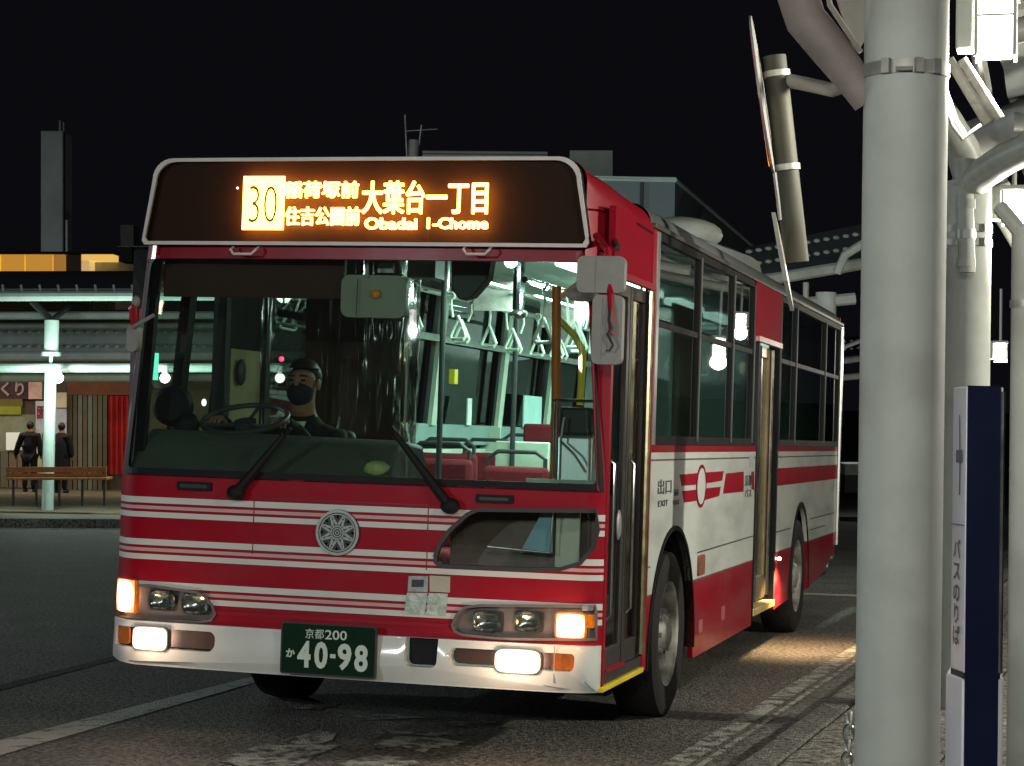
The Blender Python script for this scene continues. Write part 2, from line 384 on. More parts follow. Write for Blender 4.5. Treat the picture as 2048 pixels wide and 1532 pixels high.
for h in (slR, slL, cav):
    MB().plate(grow(h, -.004), [], fpl(.02), .01, cuts).build('bumper_recess', 'brown' if h is not cav else 'black', bus)
x = .985; MB().span((x, bow(x)-.044, .35), (x+.004, bow(x)-.0405, .51)).build('bumper_seam', 'grey', bus)
# fog lamps and amber markers in the slots
M['fog'] = hot('lit_fog_lamp', (1, .90, .76), (1, .62, .36), 30, 1.6, .30, .66); M['sig'] = hot('lit_turn_lamp', (1, .78, .50), (1, .36, .08), 14, 1.1, .28, .62)
def lamp(name, x0, x1, z0, z1, dy, m_, r, par, depth=.03, rimw=.006, rimmat='housing', smooth=True):
    o = MB().plate(rrect(x0, x1, z0, z1, r), [], fpl(dy), depth, cuts).build(name, m_, par, bevel=.006)
    MB().plate(grow(rrect(x0, x1, z0, z1, r), rimw), [rrect(x0, x1, z0, z1, r)], fpl(dy+.004), depth, cuts).build('lamp_rim', rimmat, o)
    return o
a, b = FB(998, 1326), FB(1086, 1326); fo = lamp('fog_lamp', a.x, b.x, .388, .484, -.062, 'fog', .03, bus, .045); lamp_light('POINT', ((a.x+b.x)/2, -.16, .43), 3.2, (1, .66, .45), fo, .04)
a, b = FB(278, 1275), FB(343, 1275); fo = lamp('fog_lamp', a.x, b.x, .388, .486, -.062, 'fog', .02, bus, .045); lamp_light('POINT', ((a.x+b.x)/2, -.13, .43), 2.2, (1, .66, .45), fo, .04)
MB().plate(rrect(.965, 1.072, .403, .474, .012), [], fpl(-.012), .02, cuts).build('amber_marker', 'marker', bus, bevel=.004)
MB().plate(rrect(-1.122, -1.045, .398, .477, .012), [], fpl(-.012), .02, cuts).build('amber_marker', 'marker', bus, bevel=.004)
# --- headlamp units
for poly, px, flip in ((hr, [(942, 1222, 1005, 1265), (1025, 1222, 1085, 1265)], 1), (hl, [(294, 1180, 352, 1222), (360, 1183, 420, 1230)], -1)):
    hs = MB().plate(grow(poly, -.002), [], fpl(.03), .02, cuts).build('headlamp_unit', 'housing', bus)
    inner = grow(poly, -.012)
    MB().plate(poly, [inner], fpl(-.010), .045, cuts).build('unit_surround', 'housing', hs, bevel=.003)
    for (u0, v0, u1, v1) in px:
        a, b = FB(u0, v1), FB(u1, v0); z0, z1 = FB((u0+u1)/2, v1).z, FB((u0+u1)/2, v0).z
        hl_ = lamp('headlight', a.x, b.x, z0, z1, .030, 'lens', .014, hs, .01, .007, 'trim')
        cx, cz = (a.x+b.x)/2, (z0+z1)/2; yb_ = bow(cx); hr_ = (z1-z0)*.46
        rq_ = MB().lathe([(yb_+.026, .002), (yb_+.022, hr_*.45), (yb_+.012, hr_*.8), (yb_-.002, hr_)], (0, 0, cz), 'y', 36); kx_ = (b.x-a.x)/(z1-z0)
        rq_.v = [(cx+math.copysign(abs(x_/hr_)**.7, x_)*hr_*kx_, y_, cz+math.copysign(abs((z_-cz)/hr_)**.7, z_-cz)*hr_) for x_, y_, z_ in rq_.v]; rq_.build('reflector', 'reflector', hl_, smooth=True)
        MB().ball((cx, yb_+.010, cz), (.010, .012, .010)).build('bulb', 'lglass', hl_, smooth=True)
        rb_ = MB()
        for k_ in range(9): xx_ = a.x+.01+(b.x-a.x-.02)*k_/8; rb_.span((xx_-.001, bow(xx_)-.0035, z0+.008), (xx_+.001, bow(xx_)-.0015, z1-.008))
        rb_.build('lens_rib', 'lglass', hl_); MB().plate(rrect(a.x, b.x, z0, z1, .014), [], fpl(-.003), .0015, cuts).build('lamp_glass', 'lglass', hl_, smooth=True)
    if flip > 0:
        a, b = FB(1114, 1255), FB(1170, 1255); lamp('turn_lamp', a.x, b.x, .545, .648, -.012, 'sig', .012, hs, .03, .008, 'amber'); lamp_light('POINT', ((a.x+b.x)/2, -.06, .60), .9, (1, .5, .2), hs, .03)
        a, b = FB(1172, 1255), FB(1190, 1255); lamp('side_marker', a.x, min(1.15, b.x), .590, .648, -.006, 'amber', .008, hs, .03, .003)
        MB().plate(rrect(1.095, 1.14, .665, .69, .006), [], fpl(-.014), .01, cuts).build('unit_clip', 'alu', hs)
    else:
        MB().plate(rrect(-1.163, FB(270, 1200).x, .545, .690, .010), [], fpl(-.014), .03, cuts).build('turn_lamp', 'sig', hs, bevel=.005)
        MB().plate(rrect(FB(271, 1200).x, FB(276, 1200).x, .543, .694, .001), [], fpl(-.016), .03, cuts).build('lamp_rim', 'amber', hs)
# --- lower windscreen
MB().plate(grow(lw, .012), [grow(lw, -.006)], fpl(-.006), .03, cuts).build('lower_screen_gasket', 'trim', bus, bevel=.002)
lwg = MB().plate(grow(lw, -.002), [], fpl(.008), .004, cuts).build('lower_windscreen', 'lglass', bus, smooth=True)
# well behind the lower windscreen: footwell floor, blue step face, light partition
w = MB()
p = [FB(*q, dy=.16) for q in ((1040, 1105), (1105, 1105), (1105, 1022), (1085, 1022))]
w.add([(q.x, q.y, q.z) for q in p], [(0, 1, 2, 3)]); w.build('step_well_panel', mat('pale_blue_panel', (.22, .42, .50), .6), bus)
MB().span((.40, .32, .72), (1.16, .34, 1.16)).build('step_well_wall', mat('step_well_lining', (.15, .12, .105), .5, var=.35, scale=4), bus)
MB().span((FB(1112, 1080, .2).x, .22, .80), (FB(1160, 1080, .2).x, .24, 1.13)).build('pale_pillar', 'cream', bus)
t = MB().tube([FB(975, 1093, .12), FB(1100, 1106, .12), FB(1106, 1022, .12)], .006); t.build('well_rail', 'alu', bus)
MB().span((.42, .09, .70), (1.12, .33, .72)).build('well_floor', 'trim', bus)
# --- windscreen, its black gasket, the header and the corner posts
def hw(z): return 1.17 if z < 1.2 else 1.17-.085*(z-1.2)/1.05
def fws(a, b, t): s = hw(b)/1.17; return (a*s, bow(a)+.02*max(0, b-1.19)+t, b)
go = rrect(-1.14, 1.165, 1.178, 2.20, (.02, .01, .05, .05))
gi = rrect(-1.105, 1.135, 1.214, 2.185, (.02, .02, .05, .05))
MB().plate(go, [gi], fws, .03, cuts).build('windscreen_gasket', 'black', bus)
MB().plate(grow(gi, .004), [], (lambda a, b, t: tuple(V(fws(a, b, t))+V((0, .008, 0)))), .005, cuts).build('windscreen', 'wglass', bus, smooth=True)
for s in (-1, 1):
    ps = [(s*1.17, 1.185), (s*1.17, 2.24), (s*1.139, 2.24), (s*1.139, 1.185)]
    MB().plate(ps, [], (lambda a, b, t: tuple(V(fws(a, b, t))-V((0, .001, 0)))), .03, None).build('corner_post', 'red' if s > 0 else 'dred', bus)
    # side return of the corner from the front post to the body side
    q = MB()
    for z in [1.185+.105*k for k in range(11)]:
        pf = V(fws(s*1.17, z, 0)); q.v += [tuple(pf), (s*1.17, .20 if s < 0 else .13, z)]
    for k in range(10): q.f.append((2*k, 2*k+1, 2*k+3, 2*k+2))
    q.build('corner_return', 'black' if s < 0 else 'red', bus)
q = MB().plate([(-1.17, LW+.01), (-1.17, 1.185), (-1.17, 1.186)], [], (lambda a, b, t: (a, bow(a), b)), 0)
MB().span((-1.171, bow(-1.17), LW+.02), (-1.165, .25, 1.185)).build('corner_lower_return', 'front', bus)
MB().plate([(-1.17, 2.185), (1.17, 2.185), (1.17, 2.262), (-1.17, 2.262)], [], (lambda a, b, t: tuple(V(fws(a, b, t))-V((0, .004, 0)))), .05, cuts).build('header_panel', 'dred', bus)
# --- destination display: box, rim, board, glass and characters
YS = -.045
def sg(u, v): p = F(u, v, YS); return (p.x, p.z)
z0, z1 = 2.243, 2.640; xL, xR = F(283, 400, YS).x+.005, F(1178, 400, YS).x
def sgo(d):
    # upright sides that lean in, large upper corners
    pts = []
    r = .10; xa, xb = xL-d, xR+d; za, zb = z0-d, z1+d; ins = .045
    pts += [(xa+.012, za), (xb-.012, za), (xb, za+.02)]
    for i in range(8): a = PI/2*i/7; pts.append((xb-ins-r+math.cos(a)*r, zb-r+math.sin(a)*r*.95))
    for i in range(8): a = PI/2+PI/2*i/7; pts.append((xa+ins+r+math.cos(a)*r, zb-r+math.sin(a)*r*.95))
    pts += [(xa, za+.02)]
    return pts
fs = lambda dy: (lambda a, b, t: (a, YS+dy+.022*(a/1.1)**2+t, b))
sign = MB().plate(sgo(0), [], fs(.048), .012, cuts).build('destination_display', 'board', bus)
MB().plate(sgo(.002), [sgo(-.014)], fs(-.008), .014, cuts).build('display_rim', 'rim', sign, bevel=.003)
MB().plate(sgo(.001), [sgo(-.012)], fs(.006), .05, cuts).build('display_casing', 'black', sign)
MB().plate(sgo(-.014), [], fs(.0), .002, cuts).build('display_glass', glass('display_glass', (.9, .88, .86), .5), sign, smooth=True)
M['led'] = emit('amber_display_light', (1., .36, .05), 20*EXP)
ft = lambda a, b, t: (a, YS+.008+t, b)
ld = MB()
def trect(u0, v0, u1, v1):
    a, b = F((u0), (v0+v1)/2, YS), F(u1, (v0+v1)/2, YS); c, d = F((u0+u1)/2, v1, YS), F((u0+u1)/2, v0, YS); return a.x, b.x, c.z, d.z
for body, box, bo_ in (('稲荷塚前', (566, 361, 716, 396), .016), ('住吉公園前', (568, 412, 718, 451), .016), ('大葉台一丁目', (722, 360, 975, 428), .022), ('Obadai', (727, 434, 833, 459), .02), ('1-Chome', (852, 434, 975, 458), .02)):
    w1_ = bo_*.12
    for i_, (ax_, az_) in enumerate(((0, 0), (-1, .0), (1, 0), (0, -1), (0, 1), (-.7, -.7), (.7, .7), (-.7, .7), (.7, -.7))):
        R_ = trect(*box); text_fit(ld, body, R_[0]+ax_*w1_+w1_*1.3, R_[1]+ax_*w1_-w1_*1.3, R_[2]+az_*w1_+w1_*1.3, R_[3]+az_*w1_-w1_*1.3, (lambda a, b, t, i_=i_: (a, YS+.006+t+i_*.0006, b)), .008)
ld.build('display_lettering', 'led', sign)
x0_, x1_, za_, zb_ = trect(484, 352, 566, 459)
MB().plate([(x0_, za_), (x1_, za_), (x1_, zb_), (x0_, zb_)], [], ft, .010).build('route_number_field', 'led', sign)
nm = MB(); b = trect(497, 371, 553, 445); text_fit(nm, '30', b[0], b[1], b[2], b[3], lambda a, b, t: (a, YS+.0045+t, b), .002, -.018)
nm.build('route_number', mat('unlit_display_dots', (.30, .34, .03), .7), sign)
MB().ball(tuple(F(475, 376, YS+.015)), .006).build('sensor_light', emit('small_white_light', (.9, .75, 1), 2.5), sign)
for u0, u1 in ((459, 517), (924, 984)):
    a, b = F(u0+4, 497, YS), F(u1-4, 499, YS); z = a.z
    MB().tube([(a.x, YS+.02, z+.008), (a.x, YS-.012, z-.006), (a.x+.018, YS-.02, z-.026), (b.x-.018, YS-.02, z-.026), (b.x, YS-.012, z-.006), (b.x, YS+.02, z+.008)], .006, 8).build('step_handle', 'rim', bus, smooth=True)
# --- red cap and roof as one loft each
def prof(hwid, zl, zt, r, n=7, flat=.04, hl=None):
    hl = hl or hwid-.07; pts = [(-hl, zl)]
    for i in range(n+1): a = PI-PI/2*i/n; pts.append((-hl+r+math.cos(a)*r, zt-flat-r+math.sin(a)*r))
    pts.append((0, zt))
    for i in range(n+1): a = PI/2-PI/2*i/n; pts.append((hwid-r+math.cos(a)*r, zt-flat-r+math.sin(a)*r))
    pts.append((hwid, zl)); return pts
def loft(secs, name, m_, par, cap=False):
    q = MB(); k = len(secs[0][1])
    for y, P in secs: q.v += [(a, y, b) for a, b in P]
    for i in range(len(secs)-1):
        for j in range(k-1): q.f.append((i*k+j, i*k+j+1, (i+1)*k+j+1, (i+1)*k+j))
    if cap: q.f.append(tuple(range((len(secs)-1)*k, len(secs)*k)))
    return q.build(name, m_, par, smooth=True, shade=.7)
loft([(.03, prof(1.06, 2.20, 2.645, .10, flat=.01, hl=.97)), (.10, prof(1.10, 2.20, 2.645, .13, hl=.97)), (.30, prof(1.145, 2.20, 2.635, .16, hl=.97)), (.60, prof(1.165, 2.20, 2.61, .17, hl=1.0)), (.93, prof(1.172, 2.20, 2.58, .13, hl=1.06))], 'roof_cap', 'red', bus)
q = MB().plate([(.03, 2.415), (.93, 2.395), (.93, 2.405), (.03, 2.425)], [], lambda a, b, t: (1.105+.068*min(1, a/.6)+.006, a, b), .01, [.1*k for k in range(1, 9)]); q.build('cap_seam', 'dred', bus)
YE = 9.22
loft([(.93, prof(1.165, 2.44, 2.585, .10)), (YE-.15, prof(1.165, 2.44, 2.585, .10)), (YE, prof(1.15, 2.44, 2.54, .08))], 'roof', 'roof', bus, True)
for s in (-1, 1):
    k_ = 1 if s > 0 else .86; MB().span((s*1.165*k_, .93, 2.425), (s*1.192*k_, YE, 2.45)).build('rain_gutter', 'gutter', bus, bevel=.004)
# roof air-conditioning unit and its domed vent
loft([(y, [(x_, z_) for x_, z_ in ((-.78, 2.55), (-.72, 2.60+h), (-.55, 2.66+h), (.55, 2.66+h), (.70, 2.60+h), (.76, 2.55))]) for y, h in ((4.4, .0), (4.7, .13), (5.3, .17), (7.1, .235), (7.52, .225), (7.56, -.04))], 'roof_air_unit', 'ac', bus, True)
MB().ball((.42, 5.62, 2.86), (.30, .34, .12), 20, 10).build('roof_vent_dome', 'ac', bus, smooth=True)
# --- side walls
LO = .648
wz = (2.41, 1.402)
def arch(cy, r, top, z, n=30):
    out = []
    for i in range(n+1):
        a = i*PI/n; out.append((cy-math.cos(a)*r, z+math.sin(a)*(top-z)))
    return out
side = [(1.035, .31)]+arch(1.72, .625, .955, .30)[0:]+[(2.36, .238), (4.44, .245), (4.44, 1.39), (1.035, 1.39)]
side2 = [(5.46, .27)]+arch(6.77, .545, .955, .29)+[(7.33, .30), (8.35, .36), (9.12, .52), (9.20, .62), (9.20, 1.39), (5.46, 1.39)]
M['side'] = bands('white_over_red_side_paint', [(.2, RED), (.652, (.20, .10, .09)), (.660, WHITE), (1.308, (.20, .12, .12)), (1.317, WHITE), (1.350, RED)], .2, 1.4, coat=.5, streak=.18)
fx = lambda x: (lambda a, b, t: (x-t, a, b))
MB().plate(side, [], fx(1.172), .03).build('side_panel', 'side', bus)
MB().plate(side2, [], fx(1.172), .03).build('side_panel', 'side', bus)
for cy, r in ((1.72, .625), (6.77, .545)):
    A = arch(cy, r, .955, .30); B = arch(cy, r+.022, .978, .30)
    MB().plate(A+B[::-1], [], fx(1.18), .05).build('wheel_arch_trim', 'black', bus)
    q = MB()
    for y_, z_ in A: q.v += [(1.165, y_, z_), (.62, y_, z_)]
    for k in range(len(A)-1): q.f.append((2*k, 2*k+1, 2*k+3, 2*k+2))
    q.build('wheel_well', 'black', bus)
MB().span((.60, .95, .25), (.62, 7.5, .95)).build('chassis_side', 'black', bus)
MB().span((-1.1, .12, .30), (1.1, 9.1, .33)).build('floor_underside', 'black', bus)
# seams, hatches and printed marks on the near side
sd = lambda a, b, t: (1.1735+t, a, b)
sm = MB()
for pl in ([(2.40, .806), (4.42, .816)], [(1.06, .80), (1.12, .80)], [(5.48, .80), (6.22, .80)], [(7.34, .83), (9.0, .83)], [(7.34, .745), (8.4, .745)]):
    (a, z), (b, z2) = pl; sm.add([(1.1736, a, z-.004), (1.1736, b, z2-.004), (1.1736, b, z2+.004), (1.1736, a, z+.004)], [(0, 1, 2, 3)])
sm.build('hatch_seam', 'embd', bus)
rb = MB(); P_ = [S(*q) for q in ((1558, 930), (1680, 930), (1680, 957), (1557, 970))]
rb.plate([(5.47, 1.118), (9.19, 1.118), (9.19, 1.238), (5.47, 1.238)], [], sd, .0015); rb.build('side_band', 'red', bus)
lg = MB()
def sp(u, v): p = S(u, v); return (p.y, p.z)
for poly in ([(1358, 949), (1394, 946), (1394, 969), (1362, 971)], [(1408, 945), (1446, 942), (1443, 961), (1408, 967)], [(1363, 982), (1393, 979), (1393, 1001), (1367, 1005)], [(1408, 977), (1440, 973), (1437, 992), (1408, 1000)], [(1451, 947), (1486, 943), (1486, 983), (1445, 987)], [(1502, 943), (1507, 943), (1507, 980), (1502, 978)]):
    lg.plate([sp(*q) for q in poly][::-1], [], sd, .0015)
lg.build('winged_wheel_mark', 'red', bus)
cc, rr = sp(1401, 972), .105
ring = [(cc[0]+.155*math.cos(i*PI/16), cc[1]+.118*math.sin(i*PI/16)) for i in range(32)]; inn = [(cc[0]+.128*math.cos(i*PI/16), cc[1]+.100*math.sin(i*PI/16)) for i in range(32)]
MB().plate(ring, [inn], sd, .003).build('mark_ring', 'dred', bus); MB().plate(inn, [], sd, .002).build('mark_disc', 'white', bus)
for nm_, T_ in (('exit_lettering', (('出口', 1.25, 1.60, 1.145, 1.22, .01), ('EXIT', 1.27, 1.52, 1.085, 1.115, .01))), ('front_lettering', (('前', 1.68, 1.80, 1.13, 1.165, 0), ('のりば', 1.66, 1.82, 1.085, 1.11, 0))), ('city_lettering', (('京都', 4.03, 4.30, 1.14, 1.21, 0), ('バス', 4.03, 4.30, 1.07, 1.12, 0)))):
    tx = MB()
    for T in T_:
        for k_ in (-1, 0, 1): text_fit(tx, T[0], T[1]+k_*.006, T[2]+k_*.006, T[3], T[4], (lambda a, b, t, k_=k_: (1.1737+.0003*k_, a, b)))
    tx.build(nm_, 'embd', bus)
MB().plate(rrect(4.18, 4.36, 1.255, 1.335, .02), [], sd, .002).build('side_sticker', 'signw', bus)
MB().plate(rrect(2.42, 2.60, .68, .79, .02), [], sd, .012).build('side_marker_lamp', mat('old_marker', (.25, .10, .06), .4, var=.5, scale=20), bus, bevel=.003)
MB().plate(rrect(2.50, 2.62, .36, .43, .01), [], sd, .004).build('lifting_point_cover', mat('faded_red_cover', (.36, .12, .12), .5), bus)
MB().plate(rrect(3.25, 3.37, .37, .45, .01), [], sd, .004).build('lifting_point_cover', bpy.data.materials['faded_red_cover'], bus)
# window band: dark frame and individual tinted panes
wins = [(1.12, 2.25), (2.31, 3.38), (3.45, 4.20)]; wins2 = [(5.50, 6.25), (6.32, 8.05), (8.13, 9.08)]
def wband(y0, y1, ws, x, side_):
    hs = [[(a, 1.435), (b, 1.435), (b, 2.385), (a, 2.385)] for a, b in ws]
    MB().plate([(y0, 1.39), (y1, 1.39), (y1, 2.43), (y0, 2.43)], hs, fx(x), .03).build('window_band', 'black', bus)
    for a, b in ws:
        w_ = MB().span((x-.022, a-.004, 1.431), (x-.016, b+.004, 2.389)).build('side_window', 'sglass', bus)
        MB().span((x-.012, a+.01, 1.965), (x-.002, b-.01, 1.995)).build('sliding_rail', 'black', w_)
        MB().span((x-.004, b+.016, 1.41), (x+.006, b+.040, 2.40)).build('window_trim', 'trimd', w_)
wband(1.04, 4.225, wins, 1.176, 1); wband(5.40, 9.20, wins2, 1.176, 1)
MB().span((1.165, 1.045, 1.39), (1.182, 1.105, 2.42)).build('window_trim', 'alu', bus)
MB().plate([(4.225, 2.09), (5.40, 2.09), (5.40, 2.43), (4.225, 2.43)], [], fx(1.184), .03).build('door_header_panel', 'mred', bus, bevel=.003)
MB().span((1.17, 4.30, 2.055), (1.20, 5.36, 2.088)).build('door_header_lip', mat('pink_faded_lip', (.50, .22, .20), .4), bus)
sdsp = MB().span((1.115, 5.56, 1.72), (1.135, 5.86, 2.28)).build('side_display', 'dark', bus)
q = MB()
for k_, c_ in enumerate('大葉台'): text_fit(q, c_, 5.60, 5.82, 2.10-k_*.18, 2.25-k_*.18, (lambda a, b, t: (1.137+t, a, b)), .003)
q.build('display_lettering', emit('dim_amber_display', (1, .42, .02), 1.3), sdsp)
# red door post, full height, and front upper side panel
MB().span((1.14, .955, .31), (1.178, 1.04, 2.44)).build('door_post', 'red', bus, bevel=.004)
MB().plate([(.115, 2.15), (.955, 2.15), (.955, 2.44), (.115, 2.44)], [], fx(1.174), .03).build('door_header_panel', 'mred', bus)
MB().span((1.172, .16, 2.125), (1.196, .95, 2.155)).build('door_header_lip', 'red', bus)
MB().span((-1.16, YE-.02, .45), (1.16, YE, 2.5)).build('rear_wall', 'dred', bus)
MB().tube([(1.176, 9.19, .55), (1.178, 9.19, 2.42)], .02, 8).build('rear_corner_trim', 'alu', bus, smooth=True)
# far side wall
farw = [(.25, .98, 1.40, 2.12), (1.05, 1.20, 1.40, 2.2), (1.72, 2.85, 1.50, 2.22), (3.0, 4.52, 1.50, 2.22), (4.74, 6.22, 1.50, 2.22), (6.44, 7.62, 1.50, 2.22), (7.84, 9.0, 1.5, 2.22)]
farw = [(.24, .60), (.68, 1.08), (1.70, 2.85), (3.0, 4.55), (4.78, 6.25), (6.50, 7.62), (7.86, 9.0)]
hs = [[(a, 1.42 if a > 1.5 else 1.36), (b, 1.42 if a > 1.5 else 1.36), (b, 2.34), (a, 2.34)] for a, b in farw]
MB().plate([(.18, .31), (9.2, .31), (9.2, 2.44), (.18, 2.44)], hs, (lambda a, b, t: (-1.12-t+.085*max(0, b-1.2)/1.05, a, b)), .05).build('far_side_wall', 'black', bus)
for i, (a, b) in enumerate(farw):
    w_ = MB().plate([(a-.004, 1.36), (b+.004, 1.36), (b+.004, 2.344), (a-.004, 2.344)], [], (lambda a, b, t: (-1.146-t+.085*max(0, b-1.2)/1.05, a, b)), .004).build('side_window', 'lglass' if i < 2 else 'fglass', bus)
    if i > 1: MB().span((-1.14, a, 2.03), (-1.12, b, 2.07)).build('sliding_rail', 'steel', w_)
# --- front folding door (two leaves) and the middle door
def leaf(y0, y1, x, z0, z1, par, gm='dglass'):
    l = MB().plate([(y0, z0), (y1, z0), (y1, z1), (y0, z1)], [[(y0+.05, z0+.10), (y1-.05, z0+.10), (y1-.05, z1-.06), (y0+.05, z1-.06)]], fx(x), .03).build('door_leaf', 'trim', par, bevel=.003)
    MB().span((x-.018, y0+.045, z0+.095), (x-.012, y1-.045, z1-.055)).build('door_pane', gm, l)
    return l
door = empty('front_door'); door.parent = bus
l1 = leaf(.14, .54, 1.160, .385, 2.12, door); l2 = leaf(.56, .945, 1.160, .385, 2.12, door)
for lf, y in ((l1, .175), (l2, .60)):
    MB().tube([(1.168, y, .62), (1.188, y, .64), (1.188, y, 1.30), (1.168, y, 1.32)], .0075, 8).build('door_handrail', 'chrome', lf, smooth=True)
MB().ball((1.18, .33, 1.03), (.012, .04, .07)).build('door_lock', 'steel', l1, smooth=True)
MB().span((1.135, .10, .31), (1.178, .14, 2.15)).build('door_frame', 'red', bus, bevel=.003)
MB().tube([(1.182, .90, .40), (1.182, .90, 2.12)], .018, 10).build('door_edge_tube', mat('bronze_reflective_strip', (.42, .36, .22), .22, .9, var=.3, scale=9), bus, smooth=True)
MB().span((1.10, .10, .335), (1.172, .96, .385)).build('door_sill', 'trim', bus)
MB().span((1.12, .16, .385), (1.180, .55, .40)).build('door_foot_strip', 'red', bus)
MB().span((1.12, .08, .308), (1.186, .965, .332)).build('step_edge_strip', 'yellow', bus, bevel=.003)
# middle door, leaf slid open against warm lit entrance
md = empty('middle_door'); md.parent = bus
M['brown_reflection'] = mat('brown_reflection_door', (.30, .24, .15), .35, .2, var=.3, scale=5)  # brown door colour stands in for what the glass reflects
l = MB().plate([(4.56, .36), (5.38, .36), (5.38, 2.05), (4.56, 2.05)], [[(4.66, .52), (5.28, .52), (5.28, 1.98), (4.66, 1.98)]], fx(1.12), .035).build('door_leaf', 'brown_reflection', md, bevel=.004)
MB().span((1.095, 4.65, .51), (1.103, 5.29, 1.99)).build('door_pane', glass('brown_reflection_glass', (.45, .38, .26), .7, rough=.15), l)
MB().tube([(1.15, 4.60, .38), (1.15, 4.60, 2.04)], .022, 10).build('door_handrail', 'chrome', l, smooth=True)
MB().tube([(1.14, 5.34, .38), (1.14, 5.34, 2.04)], .014, 8).build('door_handrail', 'chrome', l, smooth=True)
MB().span((1.10, 4.44, .30), (1.176, 4.50, 2.09)).build('door_frame', 'black', bus); MB().span((1.10, 5.40, .30), (1.176, 5.46, 2.09)).build('door_frame', 'black', bus)
MB().span((.62, 4.48, .30), (1.185, 5.42, .345)).build('entrance_step', mat('worn_yellow_step', (.60, .45, .18), .5, var=.3, scale=12), bus, bevel=.004)
MB().span((.60, 4.44, .30), (.62, 5.46, 2.3)).build('entrance_inner_wall', 'cream', bus)
sl = MB().ball((1.19, 5.55, .615), (.016, .04, .012)).build('step_lamp', emit('lit_step_lamp', (1, .85, .6), 12), bus, smooth=True)
lamp_light('SPOT', (1.30, 5.50, .60), 100, (1, .64, .32), sl, .02, (.0, .06, -1), 2.4, .7)
lamp_light('POINT', (1.04, 4.9, 1.9), 2.5, (1, .78, .48), sl, .05)
# --- wheels
def wheel(x, y, s=1):
    R = .425
    zc = R - (x-1.07)*LEAN*-1
    w = empty('wheel', (x, y, R-.001+(LEAN*(x-1.07)))); w.parent = bus
    pr = [(-.11, .27), (-.115, .33), (-.12, .38), (-.105, .415), (-.06, .425), (.06, .425), (.105, .415), (.12, .38), (.115, .33), (.11, .27)]
    t_ = MB().lathe(pr, (0, 0, 0), 'x', 48).build('tyre', 'tyre', w, smooth=True)
    pr = [(.095*s, .275), (.11*s, .268), (.10*s, .25), (.03*s, .235), (.02*s, .19), (.06*s, .13), (.075*s, .10), (.10*s, .085), (.115*s, .06), (.115*s, 0.001)]
    r_ = MB().lathe(pr, (0, 0, 0), 'x', 40).build('rim', 'rimm', w, smooth=True)
    for k in range(8):
        a = 2*PI*k/8; MB().cyl((.05*s, .115*math.cos(a), .115*math.sin(a)), (.095*s, .115*math.cos(a), .115*math.sin(a)), .014, n=6).build('wheel_nut', 'steel', r_)
        a += PI/8; MB().ball((.032*s, .205*math.cos(a), .205*math.sin(a)), (.012, .028, .028), 10, 6).build('hand_hole', 'black', r_)
    return w
for x, y, s in ((1.045, 1.74, 1), (1.045, 6.80, 1), (-.90, 1.74, -1), (-.94, 6.80, -1)): wheel(x, y, s)
MB().cyl((-1, 1.74, .43), (1, 1.74, .43), .06).build('front_axle', 'black', bus); MB().cyl((-1, 6.8, .43), (1, 6.8, .43), .08).build('rear_axle', 'black', bus)
# --- emblem
ec = FB(677, 1065); ec = (ec.x, ec.z)
fe = lambda dy: (lambda a, b, t: (a, bow(ec[0])-.006-dy+t, b))
circ = lambda r, n=40, p=0: [(ec[0]+r*math.cos(2*PI*i/n+p), ec[1]+r*math.sin(2*PI*i/n+p)) for i in range(n)]
em = MB().plate(circ(.103), [], fe(.008), .016).build('front_emblem', 'embd', bus, bevel=.002)
q = MB(); q.plate(circ(.102), [circ(.090)], fe(.012), .006); q.plate(circ(.085), [circ(.080)], fe(.011), .004)
for k in range(8):
    a = PI/8+k*PI/4; ca, sa = math.cos(a), math.sin(a)
    def pt(r, d): return (ec[0]+math.cos(a+d)*r, ec[1]+math.sin(a+d)*r)
    for sgn in (-1, 1):
        q.plate([pt(.078, 0), pt(.078, .09*sgn), pt(.034, .50*sgn), pt(.030, .40*sgn)][::-sgn], [], fe(.0115), .004)
        q.plate([pt(.060, 0), pt(.060, .10*sgn), pt(.030, .30*sgn), pt(.030, .16*sgn)][::-sgn], [], fe(.0112), .004)
    q.plate([pt(.078, .30), pt(.078, .485), pt(.060, .3927)], [], fe(.0114), .004)
    q.plate([pt(.078, -.30), pt(.060, -.3927), pt(.078, -.485)], [], fe(.0114), .004)
for r0, r1 in ((.031, .026), (.021, .016), (.010, .006)): q.plate(circ(r0, 24), [circ(r1, 24)], fe(.013), .005)
q.build('emblem_star', 'emb', em)
# --- number plate
pc = F(657, 1300, -.07); pw, ph = .437/2, .218/2
npl = MB().plate(rrect(pc.x-pw, pc.x+pw, pc.z-ph, pc.z+ph, .012), [], lambda a, b, t: (a, -.075+t, b), .006).build('number_plate', 'plate', bus, bevel=.001)
MB().plate(rrect(pc.x-pw-.006, pc.x+pw+.006, pc.z-ph-.006, pc.z+ph+.006, .012), [rrect(pc.x-pw, pc.x+pw, pc.z-ph, pc.z+ph, .012)], lambda a, b, t: (a, -.077+t, b), .02).build('plate_frame', 'trim', npl)
q = MB(); fp = lambda a, b, t: (a, -.0775+t, b)
def pr_(u, v): return (pc.x-pw+(u-80)/1820*2*pw, pc.z+ph-(v-(140+(u-80)*.052))/985*2*ph)
def prect(u0, v0, u1, v1):
    a = pr_(u0, (v0+v1)/2); b = pr_(u1, (v0+v1)/2); c = pr_((u0+u1)/2, v0); d = pr_((u0+u1)/2, v1); return a[0], b[0], d[1], c[1]
text_fit(q, '京都', *prect(535, 255, 900, 455), fp, .0025, .0); text_fit(q, '200', *prect(925, 285, 1350, 475), fp, .0025, .01)
text_fit(q, 'か', *prect(165, 655, 340, 830), fp, .0025, .03)
